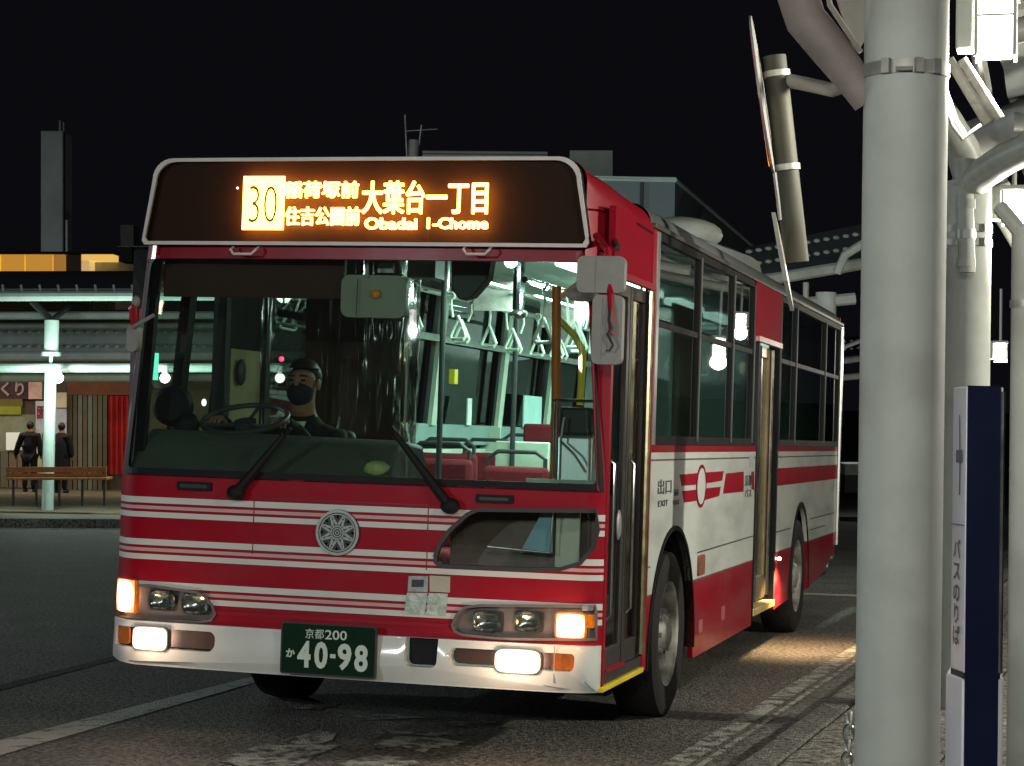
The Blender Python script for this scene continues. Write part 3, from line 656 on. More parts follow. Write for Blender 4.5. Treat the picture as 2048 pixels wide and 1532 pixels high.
for c_, r_ in (('4', (390, 495, 650, 1030)), ('0', (725, 510, 985, 1055)), ('9', (1180, 545, 1450, 1085)), ('8', (1510, 570, 1770, 1110))): text_fit(q, c_, *prect(*r_), fp, .0025, .035)
a = prect(1035, 760, 1140, 840); q.plate([(a[0], a[2]), (a[1], a[2]), (a[1], a[3]), (a[0], a[3])], [], fp, .0025)
q.build('plate_lettering', 'platew', npl)
for u, v in ((380, 290), (1490, 375), (340, 1000), (1465, 1090)):
    a = pr_(u, v); MB().cyl((a[0], -.079, a[1]), (a[0], -.07, a[1]), .006, n=10).build('plate_bolt', 'plate', npl)
# --- inspection stickers with a clear pocket below each
def stk(pts, m_, name): MB().plate([(FB(*p).x, FB(*p).z) for p in pts][::-1], [], fpl(-.006), .004, cuts).build(name, m_, bus)
M['stk'] = mat('blue_grey_sticker', (.34, .40, .40), .4, var=.3, scale=40); M['pocket'] = mat('clear_pocket', (.46, .56, .50), .15, var=.35, scale=22, coat=1, bump=.5, bscale=25)
stk([(818, 1152), (857, 1152), (856, 1184), (816, 1183)], 'stk', 'blue_sticker'); stk([(824, 1159), (849, 1159), (848, 1174), (824, 1174)], 'ink', 'sticker_print')
stk([(860, 1151), (901, 1153), (900, 1185), (860, 1183)], mat('beige_sticker', (.50, .48, .40), .6), 'beige_sticker')
stk([(815, 1185), (856, 1186), (850, 1230), (809, 1228)], 'pocket', 'clear_pocket'); stk([(858, 1186), (896, 1187), (892, 1232), (853, 1230)], 'pocket', 'clear_pocket')
# --- wipers
for (p0, p1) in (((472, 985), (566, 870)), ((900, 1012), (790, 868))):
    a, b = FB(*p0, dy=-.05), FB(*p1, dy=-.035); b.y = bow(b.x)+.02*(b.z-1.19)-.03
    w_ = MB(); sc_ = 1
    w_.tube([a, a+(b-a)*.35, b], [.026, .021, .013], 8); w_ = w_.build('wiper', 'black', bus, smooth=True)
    MB().ball(a, (.045, .03, .036)).build('wiper_pivot', 'black', w_, smooth=True)
    d = (b-a).normalized(); n_ = V((-d.z, 0, d.x))*(.022 if p0[0] > 600 else -.022)
    MB().tube([a+n_*.9+d*.05, b+n_*.4], .006, 6).build('wiper_rod', 'black', w_)
    e = (b+d*.04); e.y = bow(e.x)+.02*(e.z-1.19)-.012; s0 = b-d*.25; s0.y = bow(s0.x)-.012+.02*(s0.z-1.19)
    MB().tube([s0, e], .009, 6).build('wiper_blade', 'black', w_)
# --- mirrors: near side pair on a red arm, far side pair
def rbox(c, w_, h_, d_, tilt=0): return MB().plate(rrect(-w_/2, w_/2, -h_/2, h_/2, .028), [], lambda a, b, t: (c[0]+a*math.cos(tilt), c[1]+a*math.sin(tilt)+t, c[2]+b), d_)
ma = F(1222, 500, -.20); top = F(1228, 470, .10)
arm = MB().tube([(1.10, .06, 2.30), F(1215, 500, -.20), F(1220, 560, -.26), F(1222, 620, -.30), F(1222, 670, -.32)], [.016, .016, .015, .014, .010], 8).build('mirror_arm', 'red', bus, smooth=True)
MB().tube([F(1214, 515, -.22), F(1160, 572, -.26)], .007, 6).build('arm_brace', 'dred', arm)
MB().tube([(1.15, .2, 2.30), F(1235, 498, -.12)], .014, 6).build('arm_mount', 'dark', arm)
for (u0, v0, u1, v1) in ((1152, 512, 1250, 585), (1181, 590, 1246, 728)):
    a, b = F(u0, v1, -.28), F(u1, v0, -.28); mrr = rbox(((a.x+b.x)/2, -.28, (a.z+b.z)/2), b.x-a.x, b.z-a.z, .05).build('side_mirror', 'mirror', bus, bevel=.010)
    MB().tube([((a.x+b.x)/2-.02, -.283, b.z-.01), ((a.x+b.x)/2-.022, -.283, a.z+.01)], .002, 6).build('mirror_ridge', 'grey', mrr)
c_ = F(1218, 640, -.30)
MB().tube([F(1222, 615, -.31), F(1219, 640, -.325), F(1224, 655, -.32), F(1217, 668, -.325), F(1226, 690, -.32), F(1218, 702, -.325), F(1212, 700, -.32)], [.007, .010, .008, .010, .006, .004, .003], 8).build('mirror_cable', 'dark', bus)
MB().ball(F(1165, 590, -.05), (.075, .03, .03), 16, 8).build('round_mirror', 'mirror', bus, smooth=True)
MB().tube([F(1125, 592, .0), F(1165, 560, -.1), F(1180, 545, -.2)], .012, 8).build('mirror_bracket', mat('tan_bracket', (.35, .24, .18), .5), bus, smooth=True)
a = F(272, 625, -.15)
MB().tube([(-1.12, .08, F(290, 615, 0).z), F(268, 612, -.16), F(266, 650, -.18)], .012, 8).build('mirror_arm', 'red', bus)
MB().span(F(258, 640, -.12)-V((0, 0, 0)), F(283, 618, -.10)).build('mirror_bracket', 'red', bus)
rbox(F(264, 675, -.18), .055, .13, .05).build('side_mirror', 'mirror', bus, bevel=.010)
MB().tube([F(263, 655, -.2), F(308, 630, -.2)], .009, 8).build('mirror_rim', 'mirror', bus)
MB().ball(F(272, 603, -.15), (.02, .02, .028)).build('round_mirror', 'mirror', bus, smooth=True)
# ------------------------------------------------------------------ inside the bus
CH = 2.40
MB().span((-1.12, .18, .33), (1.10, 9.15, .36)).build('cabin_floor', mat('cabin_floor_vinyl', (.10, .11, .10), .6), bus)
MB().span((-1.0, .3, CH+.02), (1.12, 9.15, CH+.05)).build('cabin_ceiling', mat('cabin_ceiling_panel', (.50, .60, .55), .45), bus)
MB().span((-1.12, 9.10, .36), (1.12, 9.14, 2.4)).build('cabin_rear_wall', mat('dim_rear_wall', (.26, .30, .28), .6), bus)
M['tube'] = emit('lit_cabin_tube', (.72, 1, .90), 7*EXP)
for y in (3.0, 4.6, 6.2, 7.8):
    t = MB().span((.30, y-.5, CH-.03), (.42, y+.5, CH+.018)).build('cabin_light', 'tube', bus, bevel=.01)
    lamp_light('AREA', (.1, y, CH-.06), 60, (.70, 1, .86), t, .5, (0, 0, -1), sy=1.2)
p = F(1022, 524, 1.5)
t = MB().ball(p, (.035, .035, .03)).build('cabin_lamp', emit('bright_cabin_lamp', (.8, 1, .97), 30*EXP), bus, smooth=True)
lamp_light('POINT', (.45, 1.75, 2.16), 16, (.75, 1, .92), t, .06)
# far wall pillars and lower panelling seen through the windscreen
for (u0, v0, u1, v1) in ((868, 600, 851, 838), (1003, 640, 984, 838), (1095, 672, 1081, 838)):
    a, b = S(u0, v0, -1.10), S(u1, v1, -1.10)
    yy = b.y-.05; MB().plate([(yy-.055, 1.46), (yy+.055, 1.46), (yy+.055, 2.40), (yy-.055, 2.40)], [], (lambda a, b, t: (-1.075+t+.085*max(0, b-1.2)/1.05, a, b)), .03).build('wall_pillar', 'cream', bus)
MB().span((-1.11, 1.75, .36), (-1.06, 9.1, 1.30)).build('wall_panelling', 'cream', bus)
MB().span((-1.11, 1.75, 1.33), (-1.04, 9.1, 1.47)).build('window_ledge', mat('blue_grey_ledge', (.20, .28, .28), .5), bus)
a = S(840, 672, -1.05); MB().span((-1.00, 2.0, 2.02), (-.975, 9.0, 2.065)).build('window_rail', 'steel', bus)
for y in (3.6, 4.9): MB().span((-1.03, y, 1.75), (-.99, y+.08, 1.85)).build('stop_button', 'yellow', bus)
MB().span((-1.03, 6.9, 1.47), (-1.02, 7.45, 1.72)).build('notice_board', mat('pale_blue_notice', (.45, .68, .66), .5), bus)
MB().span((-1.03, 5.35, 1.47), (-1.02, 5.45, 1.66)).build('notice_board', mat('white_notice', (.7, .75, .75), .5), bus)
M['card'] = mat('hanging_advert_card', (.45, .40, .38), .7, var=.5, scale=5)
for (x, y, w_) in ((-.25, 3.3, .30), (.15, 4.2, .28), (-.3, 5.1, .3), (.2, 6.0, .28), (-.2, 7.0, .3)):
    MB().span((x-w_/2, y, 2.16), (x+w_/2, y+.004, 2.36)).build('advert_card', 'card', bus)
# handrails along the ceiling
rx = -.45
zr = [S(820, 577, rx).z, S(1150, 648, rx).z]
zrail = sum(zr)/2
rl = MB(); rl.tube([(rx, 2.3, zrail), (rx, 8.6, zrail)], .017, 8); rl.build('ceiling_rail', 'chrome', bus, smooth=True)
MB().tube([(.45, 1.3, 2.20), (.45, 8.6, 2.20)], .017, 8).build('ceiling_rail', 'chrome', bus, smooth=True)
MB().tube([(-.15, 2.6, 2.28), (-.15, 8.6, 2.28)], .02, 8).build('ceiling_rail', 'chrome', bus, smooth=True)
for y in (2.9, 4.6, 6.4): MB().tube([(rx, y, zrail), (rx, y, CH+.02)], .014, 8).build('rail_hanger', 'chrome', bus)
for (x, y) in ((-.38, 2.62), (-.40, 4.3), (.42, 4.3), (.42, 6.4), (.60, 2.4)):
    MB().tube([(x, y, .36), (x, y, CH+.02)], .017, 10).build('grab_pole', 'chrome' if x > 0 else 'dark', bus, smooth=True)
p = F(1037, 600, 1.9); MB().tube([(p.x, 1.9, 1.9+.16), (p.x, 1.9, CH+.02)], .032, 10).build('grab_pole', 'chrome', bus, smooth=True)
MB().ball((p.x, 1.9, 2.06), (.045, .045, .03)).build('pole_joint', 'chrome', bus)
def strap(u, v, k):
    p = S(u, v, rx); s_ = empty('hand_strap', (rx, p.y, zrail)); s_.parent = bus
    hgt = zrail-p.z; dz = -hgt; tilt = .06*math.sin(k*2.1)
    MB().tube([(0, 0, 0), (.004, .004, -.07), (tilt*.3, .0, dz+.07)], .009, 6).build('strap', 'handle', s_)
    MB().lathe([(-.018, .026), (.018, .026), (.018, .019), (-.018, .019), (-.018, .026)], (0, 0, 0), 'y', 12).build('strap_loop', 'handle', s_)
    w_ = .056; c = [(tilt-.0, 0, dz+.075), (tilt-w_*.35, .015, dz+.035), (tilt-w_, .03, dz-.042), (tilt-w_*.8, .03, dz-.058), (tilt+w_*.8, -.03, dz-.058), (tilt+w_, -.03, dz-.042), (tilt+w_*.35, -.015, dz+.035)]
    MB().tube(c, .010, 8, closed=True).build('handle', 'handle', s_, smooth=True)
for k, q in enumerate([(828, 640), (900, 658), (940, 666), (978, 674), (1010, 681), (1045, 688), (1074, 694), (1100, 698), (1136, 702)]): strap(*q, k)
rx = .45; zrail = 2.20
for k, y_ in enumerate((1.7, 2.2, 2.75, 3.3, 4.0, 4.6, 5.3, 6.0, 6.8)):
    class _P: pass
    pq = S(900, 600, .45); s_ = V((.45, y_, 1.96)); q_ = s_-CB; u_ = 1024+FPX*q_.dot(AX[0])/q_.dot(AX[2]); v_ = 766-FPX*q_.dot(AX[1])/q_.dot(AX[2]); strap(u_, v_, k+3)
# seats
def seat(x, y, z, w_=.42, rot=0):
    s_ = empty('seat', (x, y, z), (0, 0, rot)); s_.parent = bus
    MB().span((-w_/2, -.42, .36), (w_/2, .02, .46)).build('cushion', 'seat', s_, bevel=.03)
    b = MB().span((-w_/2, -.02, .44), (w_/2, .06, .98)).build('backrest', 'seat', s_, bevel=.035)
    MB().tube([(-w_/2+.03, .03, .92), (-w_/2+.03, .03, 1.03), (-w_/2+.09, .03, 1.07), (w_/2-.09, .03, 1.07), (w_/2-.03, .03, 1.03), (w_/2-.03, .03, .92)], .014, 8).build('seat_handle', 'dark', b, smooth=True)
    MB().span((-w_/2+.03, -.38, 0), (w_/2-.03, 0, .35)).build('seat_base', 'cream', s_)
for (x, y, z) in ((-.50, 3.0, .28), (-.16, 3.5, .24), (.16, 3.9, .24), (-.82, 4.2, .30), (-.82, 5.2, .30), (-.82, 6.2, .34), (.80, 6.9, .34), (.40, 7.4, .34), (-.82, 7.3, .36), (.8, 3.4, .30)): seat(x, y, z)
a, b = F(990, 955, 4.4), F(1100, 885, 4.4)
MB().span((a.x, 4.38, .36), (b.x, 4.42, b.z)).build('wheel_box_panel', 'cream', bus, bevel=.01)
a, b = F(1045, 880, 5.6), F(1150, 850, 5.6); MB().span((a.x, 5.6, b.z-.14), (b.x+.1, 5.64, b.z)).build('rear_seat_row', 'seat', bus, bevel=.02)
for (u, w_) in ((862, .10), (900, .14), (960, .10)):
    a = F(u, 870, 6.0); MB().span((a.x, 5.98, a.z-.12), (a.x+w_*1.6, 6.0, a.z+.06)).build('seat_back_panel', 'cream', bus)
# grab poles by the front door, fare machine
p0, p1 = F(1113, 585, .8), F(1112, 872, .8)
MB().tube([(p0.x, .8, 2.13), (p1.x+.01, .8, .9)], .022, 10).build('grab_pole', 'orange', bus, smooth=True)
MB().tube([F(1118, 640, 1.2), F(1150, 672, 1.2), F(1166, 705, 1.2), F(1160, 810, 1.2)], .018, 10).build('grab_rail', 'yellow', bus, smooth=True)
fm = empty('fare_machine', (0, 0, 0)); fm.parent = bus
a, b = F(1112, 965, .62), F(1185, 870, .62)
MB().span((a.x, .62, .36), (b.x, .90, b.z)).build('machine_body', 'alu', fm, bevel=.02)
a, b = F(1105, 870, .6), F(1180, 815, .6)
MB().span((a.x+.02, .62, a.z), (b.x, .78, b.z)).build('machine_head', 'dark', fm, bevel=.015)
MB().tube([(a.x, .58, b.z+.03), (b.x+.03, .58, b.z+.03)], .008, 8).build('machine_rail', 'chrome', fm)
MB().tube([(a.x+.02, .58, .7), (a.x+.02, .58, b.z+.03)], .010, 8).build('machine_rail', 'chrome', fm)
MB().tube([(a.x+.06, .57, b.z-.05), (a.x+.05, .56, b.z-.16), (a.x+.12, .55, b.z-.22), (b.x, .56, b.z-.30)], .006, 8).build('machine_cable', 'alu', fm)
MB().span((.70, .50, 1.05), (1.1, .52, 1.22)).build('front_grab_panel', 'cream', bus)
# dashboard, steering wheel, partition, curtain, blind
ds = MB()
prof_ = [(.10, .95), (.10, 1.19), (.22, 1.335), (.34, 1.395), (.62, 1.375), (.70, 1.28), (.70, .6), (.10, .6)]
n = len(prof_)
ds.add([(-1.12, a, b) for a, b in prof_]+[(.16, a, b-(.0 if a < .2 else .02)) for a, b in prof_], [tuple(range(n)), tuple(range(n, 2*n))[::-1]]+[(i, (i+1) % n, n+(i+1) % n, n+i) for i in range(n)])
ds.build('dashboard', 'dash', bus, bevel=.02)
MB().span((.16, .10, 1.13), (1.02, .26, 1.19)).build('lower_dashboard', 'dash', bus, bevel=.01)
wc = V(F(490, 838, .52)); sw = empty('steering_wheel', wc, (math.radians(-62+90), 0, 0)); sw.parent = bus
sw.rotation_euler = (math.radians(20), 0, 0)
MB().tube([(.205*math.cos(a), .205*math.sin(a), 0) for a in [2*PI*i/36 for i in range(36)]], .014, 8, True).build('wheel_ring', 'dark', sw, smooth=True)
for k in range(3): a = PI/2+k*2*PI/3; MB().tube([(0, 0, -.03), (.2*math.cos(a), .2*math.sin(a), 0)], .010, 6).build('wheel_spoke', 'dark', sw)
MB().cyl((0, 0, -.25), (0, 0, -.01), .035, .055).build('wheel_hub', 'dark', sw)
p = F(345, 812, .40)
MB().lathe([(-.04, 0.001), (-.045, .07), (-.02, .095), (.03, .098), (.05, .06), (.055, .001)], p, 'y', 28).build('cabin_fan', 'black', bus, smooth=True)
MB().ball(F(370, 850, .42), (.075, .05, .07)).build('fan_housing', 'black', bus, smooth=True)
a, b = F(622, 540, 1.9), F(800, 860, 1.9)
MB().span((a.x-.02, 1.9, .36), (b.x+.02, 1.94, CH)).build('driver_partition', 'brown', bus)
a, b = S(455, 700, -1.09), S(528, 700, -1.09)
MB().span((-1.12, a.y, 1.36), (-1.07, b.y+.02, 2.30)).build('window_blind', 'tan', bus)
for u in (448, 530): y = S(u, 700, -1.06).y; MB().span((-1.11, y-.03, 1.3), (-1.04, y+.03, 2.36)).build('window_post', 'dark', bus)
MB().ball(S(482, 745, -1.05), (.02, .05, .07)).build('coat_hook', 'dark', bus, smooth=True)
def crinkle(path, zb, zt, nu, nv, seed, amp=.022):
    q = MB(); N = len(path)-1
    for i in range(nu+1):
        t = i/nu*N; k = min(int(t), N-1); a, b = V(path[k]), V(path[k+1]); p = a+(b-a)*(t-k); d = (b-a).normalized(); nn = V((-d.y, d.x))
        for j in range(nv+1):
            z = zb+(zt-zb)*j/nv
            w_ = noise.noise(V((i*.55+seed, z*2.2, 0)))*amp*1.4+noise.noise(V((i*1.7, z*6, seed)))*amp*.8
            q.v.append((p.x+nn.x*w_, p.y+nn.y*w_, z))
    for i in range(nu):
        for j in range(nv): q.f.append((i*(nv+1)+j, (i+1)*(nv+1)+j, (i+1)*(nv+1)+j+1, i*(nv+1)+j+1))
    return q
a, b = F(640, 700, 1.35), F(810, 700, 1.0)
crinkle([(a.x, 1.35), ((a.x+b.x)/2, 1.12), (b.x, 1.0)], 1.28, 2.3, 46, 60, 3.1).build('plastic_curtain', 'vinyl', bus, smooth=True, shade=2)
a, b = F(795, 700, .95), F(815, 700, 1.3)
crinkle([(a.x, .95), (b.x, 1.5)], 1.20, 2.3, 20, 60, 9.7, .03).build('plastic_curtain', 'vinyl', bus, smooth=True, shade=2)
a = S(537, 700, -1.0); crinkle([(-1.04, a.y), (-1.02, a.y+.12)], 1.38, 2.2, 8, 50, 5.3, .02).build('plastic_curtain', 'vinyl', bus, smooth=True, shade=2)
MB().span((-1.02, .22, 2.02), (-.12, .25, 2.30)).build('display_glow_panel', mat('reddish_display_glow', (.055, .020, .014), .7), bus)  # added panel, its reddish tone stands in for the display's glow
# things on the inside of the windscreen
a, b = F(680, 634, .16), F(808, 550, .16)
im = MB().plate(rrect(a.x, b.x, a.z, b.z, .04), [], lambda x, z, t: (x, .16+t+.12*(x-a.x), z), .04).build('inside_mirror', mat('inside_mirror_back', (.25, .26, .21), .5, var=.1), bus, bevel=.012)
MB().tube([F(716, 558, .150), F(712, 632, .150)], .002, 6).build('mirror_seam', 'dark', im)
MB().tube([F(733, 515, .17), F(735, 556, .17)], .010, 8).build('mirror_stem', 'grey', im)
MB().ball(F(750, 588, .158), (.022, .006, .022)).build('mirror_spot', 'amber', im)
a, b = F(898, 600, .5), F(985, 500, .5)
MB().plate([(a.x, b.z), (a.x+.01, a.z+.05), (a.x+.05, a.z), (a.x+.11, a.z+.015), (b.x-.02, a.z+.10), (b.x, b.z)][::-1], [], lambda x, z, t: (x, .5+t, z), .10).build('fare_display', 'dark', bus, bevel=.01)
MB().span(F(815, 555, .6), F(890, 518, .75)).build('overhead_box', 'grey', bus)
MB().span(F(755, 545, .3), F(790, 527, .32)).build('ventilation_grille', 'paleg', bus)
a = F(563, 718, 1.6); MB().ball(a, .014).build('indicator_lamp', emit('red_indicator', (1, .02, .12), 3), bus)
t = MB().span(S(308, 760, -1.10)-V((0, .02, 0)), S(304, 705, -1.07)+V((0, .02, 0))).build('green_lamp_reflection', emit('green_reflected_lamp', (.1, 1, .65), 1.2), bus)  # emissive patch standing in for a green lamp reflected in the glass
MB().ball(F(408, 805, .55), (.012, .012, .018)).build('cabin_switch_light', emit('white_switch_light', (1, 1, 1), 2), bus)
# small round ornament on the dashboard: a thing of its own
orn = MB().ball((0, 0, 0), (.065, .05, .042), 20, 12)
for i in range(len(orn.v)): k = noise.noise(V(orn.v[i])*30)*.010; orn.v[i] = tuple(V(orn.v[i])*(1+k*12))
p = BUS_V = PIV + RY @ (F(755, 940, .17)-PIV)
o = orn.build('dashboard_ornament', mat('pale_green_plush', (.42, .50, .22), .8, var=.3, scale=30), None, smooth=True); o.location = p
tag(o, 'small pale green rounded ornament behind the bottom edge of the bus windscreen', 'ornament')

# ------------------------------------------------------------------ people
def skin(name, joints, links, m_, parent=None, sub=2):
    me = bpy.data.meshes.new(name); me.from_pydata([j[0] for j in joints], links, []); me.materials.append(M[m_] if isinstance(m_, str) else m_)
    o = bpy.data.objects.new(name, me); C.objects.link(o)
    md_ = o.modifiers.new('skin', 'SKIN'); md_.use_smooth_shade = True
    for i, j in enumerate(joints):
        r = j[1] if isinstance(j[1], tuple) else (j[1], j[1]); me.skin_vertices[0].data[i].radius = r; me.skin_vertices[0].data[i].use_root = (i == 0)
    s_ = o.modifiers.new('sub', 'SUBSURF'); s_.levels = sub; s_.render_levels = sub
    dg = bpy.context.evaluated_depsgraph_get(); dg.update()
    nm_ = bpy.data.meshes.new_from_object(o.evaluated_get(dg)); o.modifiers.clear(); o.data = nm_; nm_.name = name
    bpy.data.meshes.remove(me); o.parent = parent
    return o
def covered(o, fn):
    o.data.materials.append(M['cloth'])
    for p in o.data.polygons:
        if fn(p.center): p.material_index = 1
# the driver
hd = F(606, 762, 1.10)
drv = empty('person', BUS_LOC, (0, LEAN, 0), label='bus driver in dark jacket and black face mask at the steering wheel', cat='person')
hx, hy, hz = hd.x, hd.y, hd.z-.01
sh = hz-.255
J = [((hx, hy+.09, sh-.62), (.17, .13)), ((hx, hy+.06, sh-.40), (.15, .11)), ((hx, hy+.05, sh-.12), (.175, .11)), ((hx, hy+.045, sh), (.12, .085)), ((hx, hy+.03, sh+.085), .058), ((hx, hy+.005, hz-.085), (.062, .07)), ((hx, hy, hz), (.078, .092)), ((hx, hy+.01, hz+.075), (.070, .085))]
lk = [(0, 1), (1, 2), (2, 3), (3, 4), (4, 5), (5, 6), (6, 7)]
for s_ in (-1, 1):
    k = len(J); hnd = V((wc.x+s_*.17, wc.y+.06, wc.z-.005))
    J += [((hx+s_*.17, hy+.05, sh-.02), .062), ((hx+s_*.23, hy-.02, sh-.27), .048), (tuple(hnd+V((0, .12, -.02))), .034), (tuple(hnd+V((0, .03, 0))), .030)]
    lk += [(3, k), (k, k+1), (k+1, k+2), (k+2, k+3)]
    kl = len(J)
    J += [((hx+s_*.10, hy-.05, sh-.66), .085), ((hx+s_*.13, hy-.42, sh-.62), .065), ((hx+s_*.13, hy-.45, sh-1.02), .045)]; lk += [(0, kl), (kl, kl+1), (kl+1, kl+2)]
body = skin('body', J, lk, 'skin', drv); covered(body, lambda c: c.z < sh+.085)
JJ = [(p, (r[0]+.014, r[1]+.014) if isinstance(r, tuple) else r+.012) for p, r in J]
idx = [0, 1, 2, 3, 8, 9, 10, 15, 16, 17]
re = {a: i for i, a in enumerate(idx)}
skin('jacket', [JJ[i] for i in idx], [(re[a], re[b]) for a, b in lk if a in re and b in re], 'cloth', drv)
il = [0, 12, 13, 14, 19, 20, 21]; re = {a: i for i, a in enumerate(il)}
skin('trousers', [JJ[i] for i in il], [(re[a], re[b]) for a, b in lk if a in re and b in re], 'cloth', drv)
MB().plate([(hx-.045, sh+.06), (hx, sh-.10), (hx+.045, sh+.06)], [], lambda a, b, t: (a, hy-.062+t-.25*(sh+.06-b), b), .01).build('shirt_collar', 'shirt', drv)
def cap(c, r, z0, z1, fn=None, n=22, k=8):
    q = MB()
    for j in range(k+1):
        z = z0+(z1-z0)*j/k
        for i in range(n): a = 2*PI*i/n; s_ = math.sqrt(max(.0004, 1-z*z)); q.v.append((c[0]+r[0]*s_*math.cos(a), c[1]+r[1]*s_*math.sin(a), c[2]+r[2]*z))
    for j in range(k):
        for i in range(n): q.f.append((j*n+i, j*n+(i+1) % n, (j+1)*n+(i+1) % n, (j+1)*n+i))
    q.f.append(tuple(range(k*n, (k+1)*n))); return q
h_ = cap((hx, hy+.014, hz+.035), (.086, .102, .095), .42, .99); h_.build('hair', 'hair', drv, smooth=True, shade=3)
MB().ball((hx, hy+.045, hz+.03), (.083, .070, .088), 20, 12).build('hair_back', 'hair', drv, smooth=True)
mk = MB().ball((hx, hy-.035, hz-.055), (.068, .068, .062), 24, 14)
for i in range(len(mk.v)):
    x, y, z = mk.v[i]
    if y < hy-.05: mk.v[i] = (x, y-.016*max(0, 1-abs(x-hx)/.05), z)
mk.build('face_mask', 'mask', drv, smooth=True)
for s_ in (-1, 1):
    MB().ball((hx+s_*.032, hy-.084, hz+.012), (.014, .007, .007), 10, 6).build('eye', 'hair', drv)
    MB().tube([(hx+s_*.014, hy-.089, hz+.032), (hx+s_*.034, hy-.091, hz+.038), (hx+s_*.052, hy-.083, hz+.032)], .004, 6).build('eyebrow', 'hair', drv)
    MB().ball((hx+s_*.082, hy+.01, hz-.005), (.010, .020, .030), 10, 8).build('ear', 'skin', drv, smooth=True)
    hnd = V((wc.x+s_*.17, wc.y+.06, wc.z-.005)); hb = MB()
    hj = [(tuple(hnd+V((0, .05, .0))), .028), (tuple(hnd), (.036, .02))]; hl_ = [(0, 1)]
    for f_ in range(4):
        b0 = hnd+V((-s_*.03+s_*.02*f_, -.03, .004)); k = len(hj); L_ = (.030, .036, .034, .026)[f_]
        hj += [(tuple(b0), .0095), (tuple(b0+V((0, -L_*.7, -.012))), .009), (tuple(b0+V((0, -L_*.6, -.042))), .008)]; hl_ += [(1, k), (k, k+1), (k+1, k+2)]
    k = len(hj); hj += [(tuple(hnd+V((-s_*.04, .01, -.005))), .010), (tuple(hnd+V((-s_*.055, -.02, -.02))), .009)]; hl_ += [(1, k), (k, k+1)]
    skin('hand', hj, hl_, 'skin', drv, 2)
MB().ball((hx, hy-.088, hz-.014), (.012, .016, .02), 10, 6).build('nose', 'skin', drv, smooth=True)
MB().span((hx-.22, hy+.16, sh-.68), (hx+.22, hy+.26, sh+.02)).build('driver_seat_back', 'brown', bus, bevel=.04)
MB().span((hx-.22, hy-.30, sh-.84), (hx+.22, hy+.22, sh-.72)).build('driver_seat_cushion', 'brown', bus, bevel=.03)
# two pedestrians far off by the shops, backs to us
def walker(label, u, vfeet, H_, face, arm, coat):
    g = G(u, vfeet, .12); r = empty('person', g, (0, 0, face), label=label, cat='person', group='people in dark clothes by the shops')
    k = H_/1.7
    J = [((0, 0, .92), (.14, .11)), ((0, .01, 1.12), (.15, .11)), ((0, .02, 1.32), (.17, .11)), ((0, .02, 1.42), (.10, .07)), ((0, .01, 1.48), .055), ((0, 0, 1.57), (.072, .085)), ((0, 0, 1.63), (.065, .08))]
    lk = [(i, i+1) for i in range(6)]
    for s_ in (-1, 1):
        n_ = len(J); fw = arm if s_ > 0 else 0
        J += [((s_*.19, .02, 1.37), .058), ((s_*(.25+.08*fw), -.02-.05*fw, 1.12), .045), ((s_*(.26+.18*fw), -.05-.12*fw, .88), .034), ((s_*(.26+.20*fw), -.07-.14*fw, .79), (.035, .022))]; lk += [(3, n_), (n_, n_+1), (n_+1, n_+2), (n_+2, n_+3)]
        n_ = len(J); J += [((s_*.10, 0, .84), .095), ((s_*.11, -.01, .48), .062), ((s_*.11, .02, .10), .045), ((s_*.12, -.10, .045), (.045, .035))]; lk += [(0, n_), (n_, n_+1), (n_+1, n_+2), (n_+2, n_+3)]
    J = [(tuple(c*k for c in p), tuple(q*k for q in q_) if isinstance(q_, tuple) else q_*k) for p, q_ in J]
    covered(skin('body', J, lk, 'skin', r), lambda c: c.z < 1.47*k and not (c.z < .86*k and abs(c.x) > .2*k))
    idx = [0, 1, 2, 3, 7, 8, 9, 15, 16, 17]; re = {a: i for i, a in enumerate(idx)}
    gr = lambda p, q_, d: (p, (q_[0]+d, q_[1]+d) if isinstance(q_, tuple) else q_+d)
    skin('coat', [gr(*J[i], .03) for i in idx], [(re[a], re[b]) for a, b in lk if a in re and b in re], 'cloth', r)
    if coat:
        MB().lathe([(.42*k, .24*k), (.7*k, .22*k), (1.0*k, .19*k), (1.2*k, .2*k), (1.35*k, .15*k)], (0, 0, 0), 'z', 20).build('long_coat_skirt', 'cloth', r, smooth=True)
    il = [0, 11, 12, 13, 19, 20, 21]; re = {a: i for i, a in enumerate(il)}
    skin('trousers', [gr(*J[i], .016) for i in il], [(re[a], re[b]) for a, b in lk if a in re and b in re], 'cloth', r)
    MB().ball((0, .015*k, 1.615*k), (.088*k, .10*k, .105*k), 16, 10).build('hair', 'hair', r, smooth=True)
    for s_ in (-1, 1): MB().ball((s_*.12*k, -.06*k, .04*k), (.05*k, .13*k, .045*k), 12, 8).build('shoe', 'dark', r, smooth=True)
walker('person in black clothes seen from behind with one arm held out', 58, 984, 1.50, PI+.1, 1, False)
walker('person in long dark coat half hidden by the far canopy post', 121, 986, 1.48, PI-.1, 0, True)
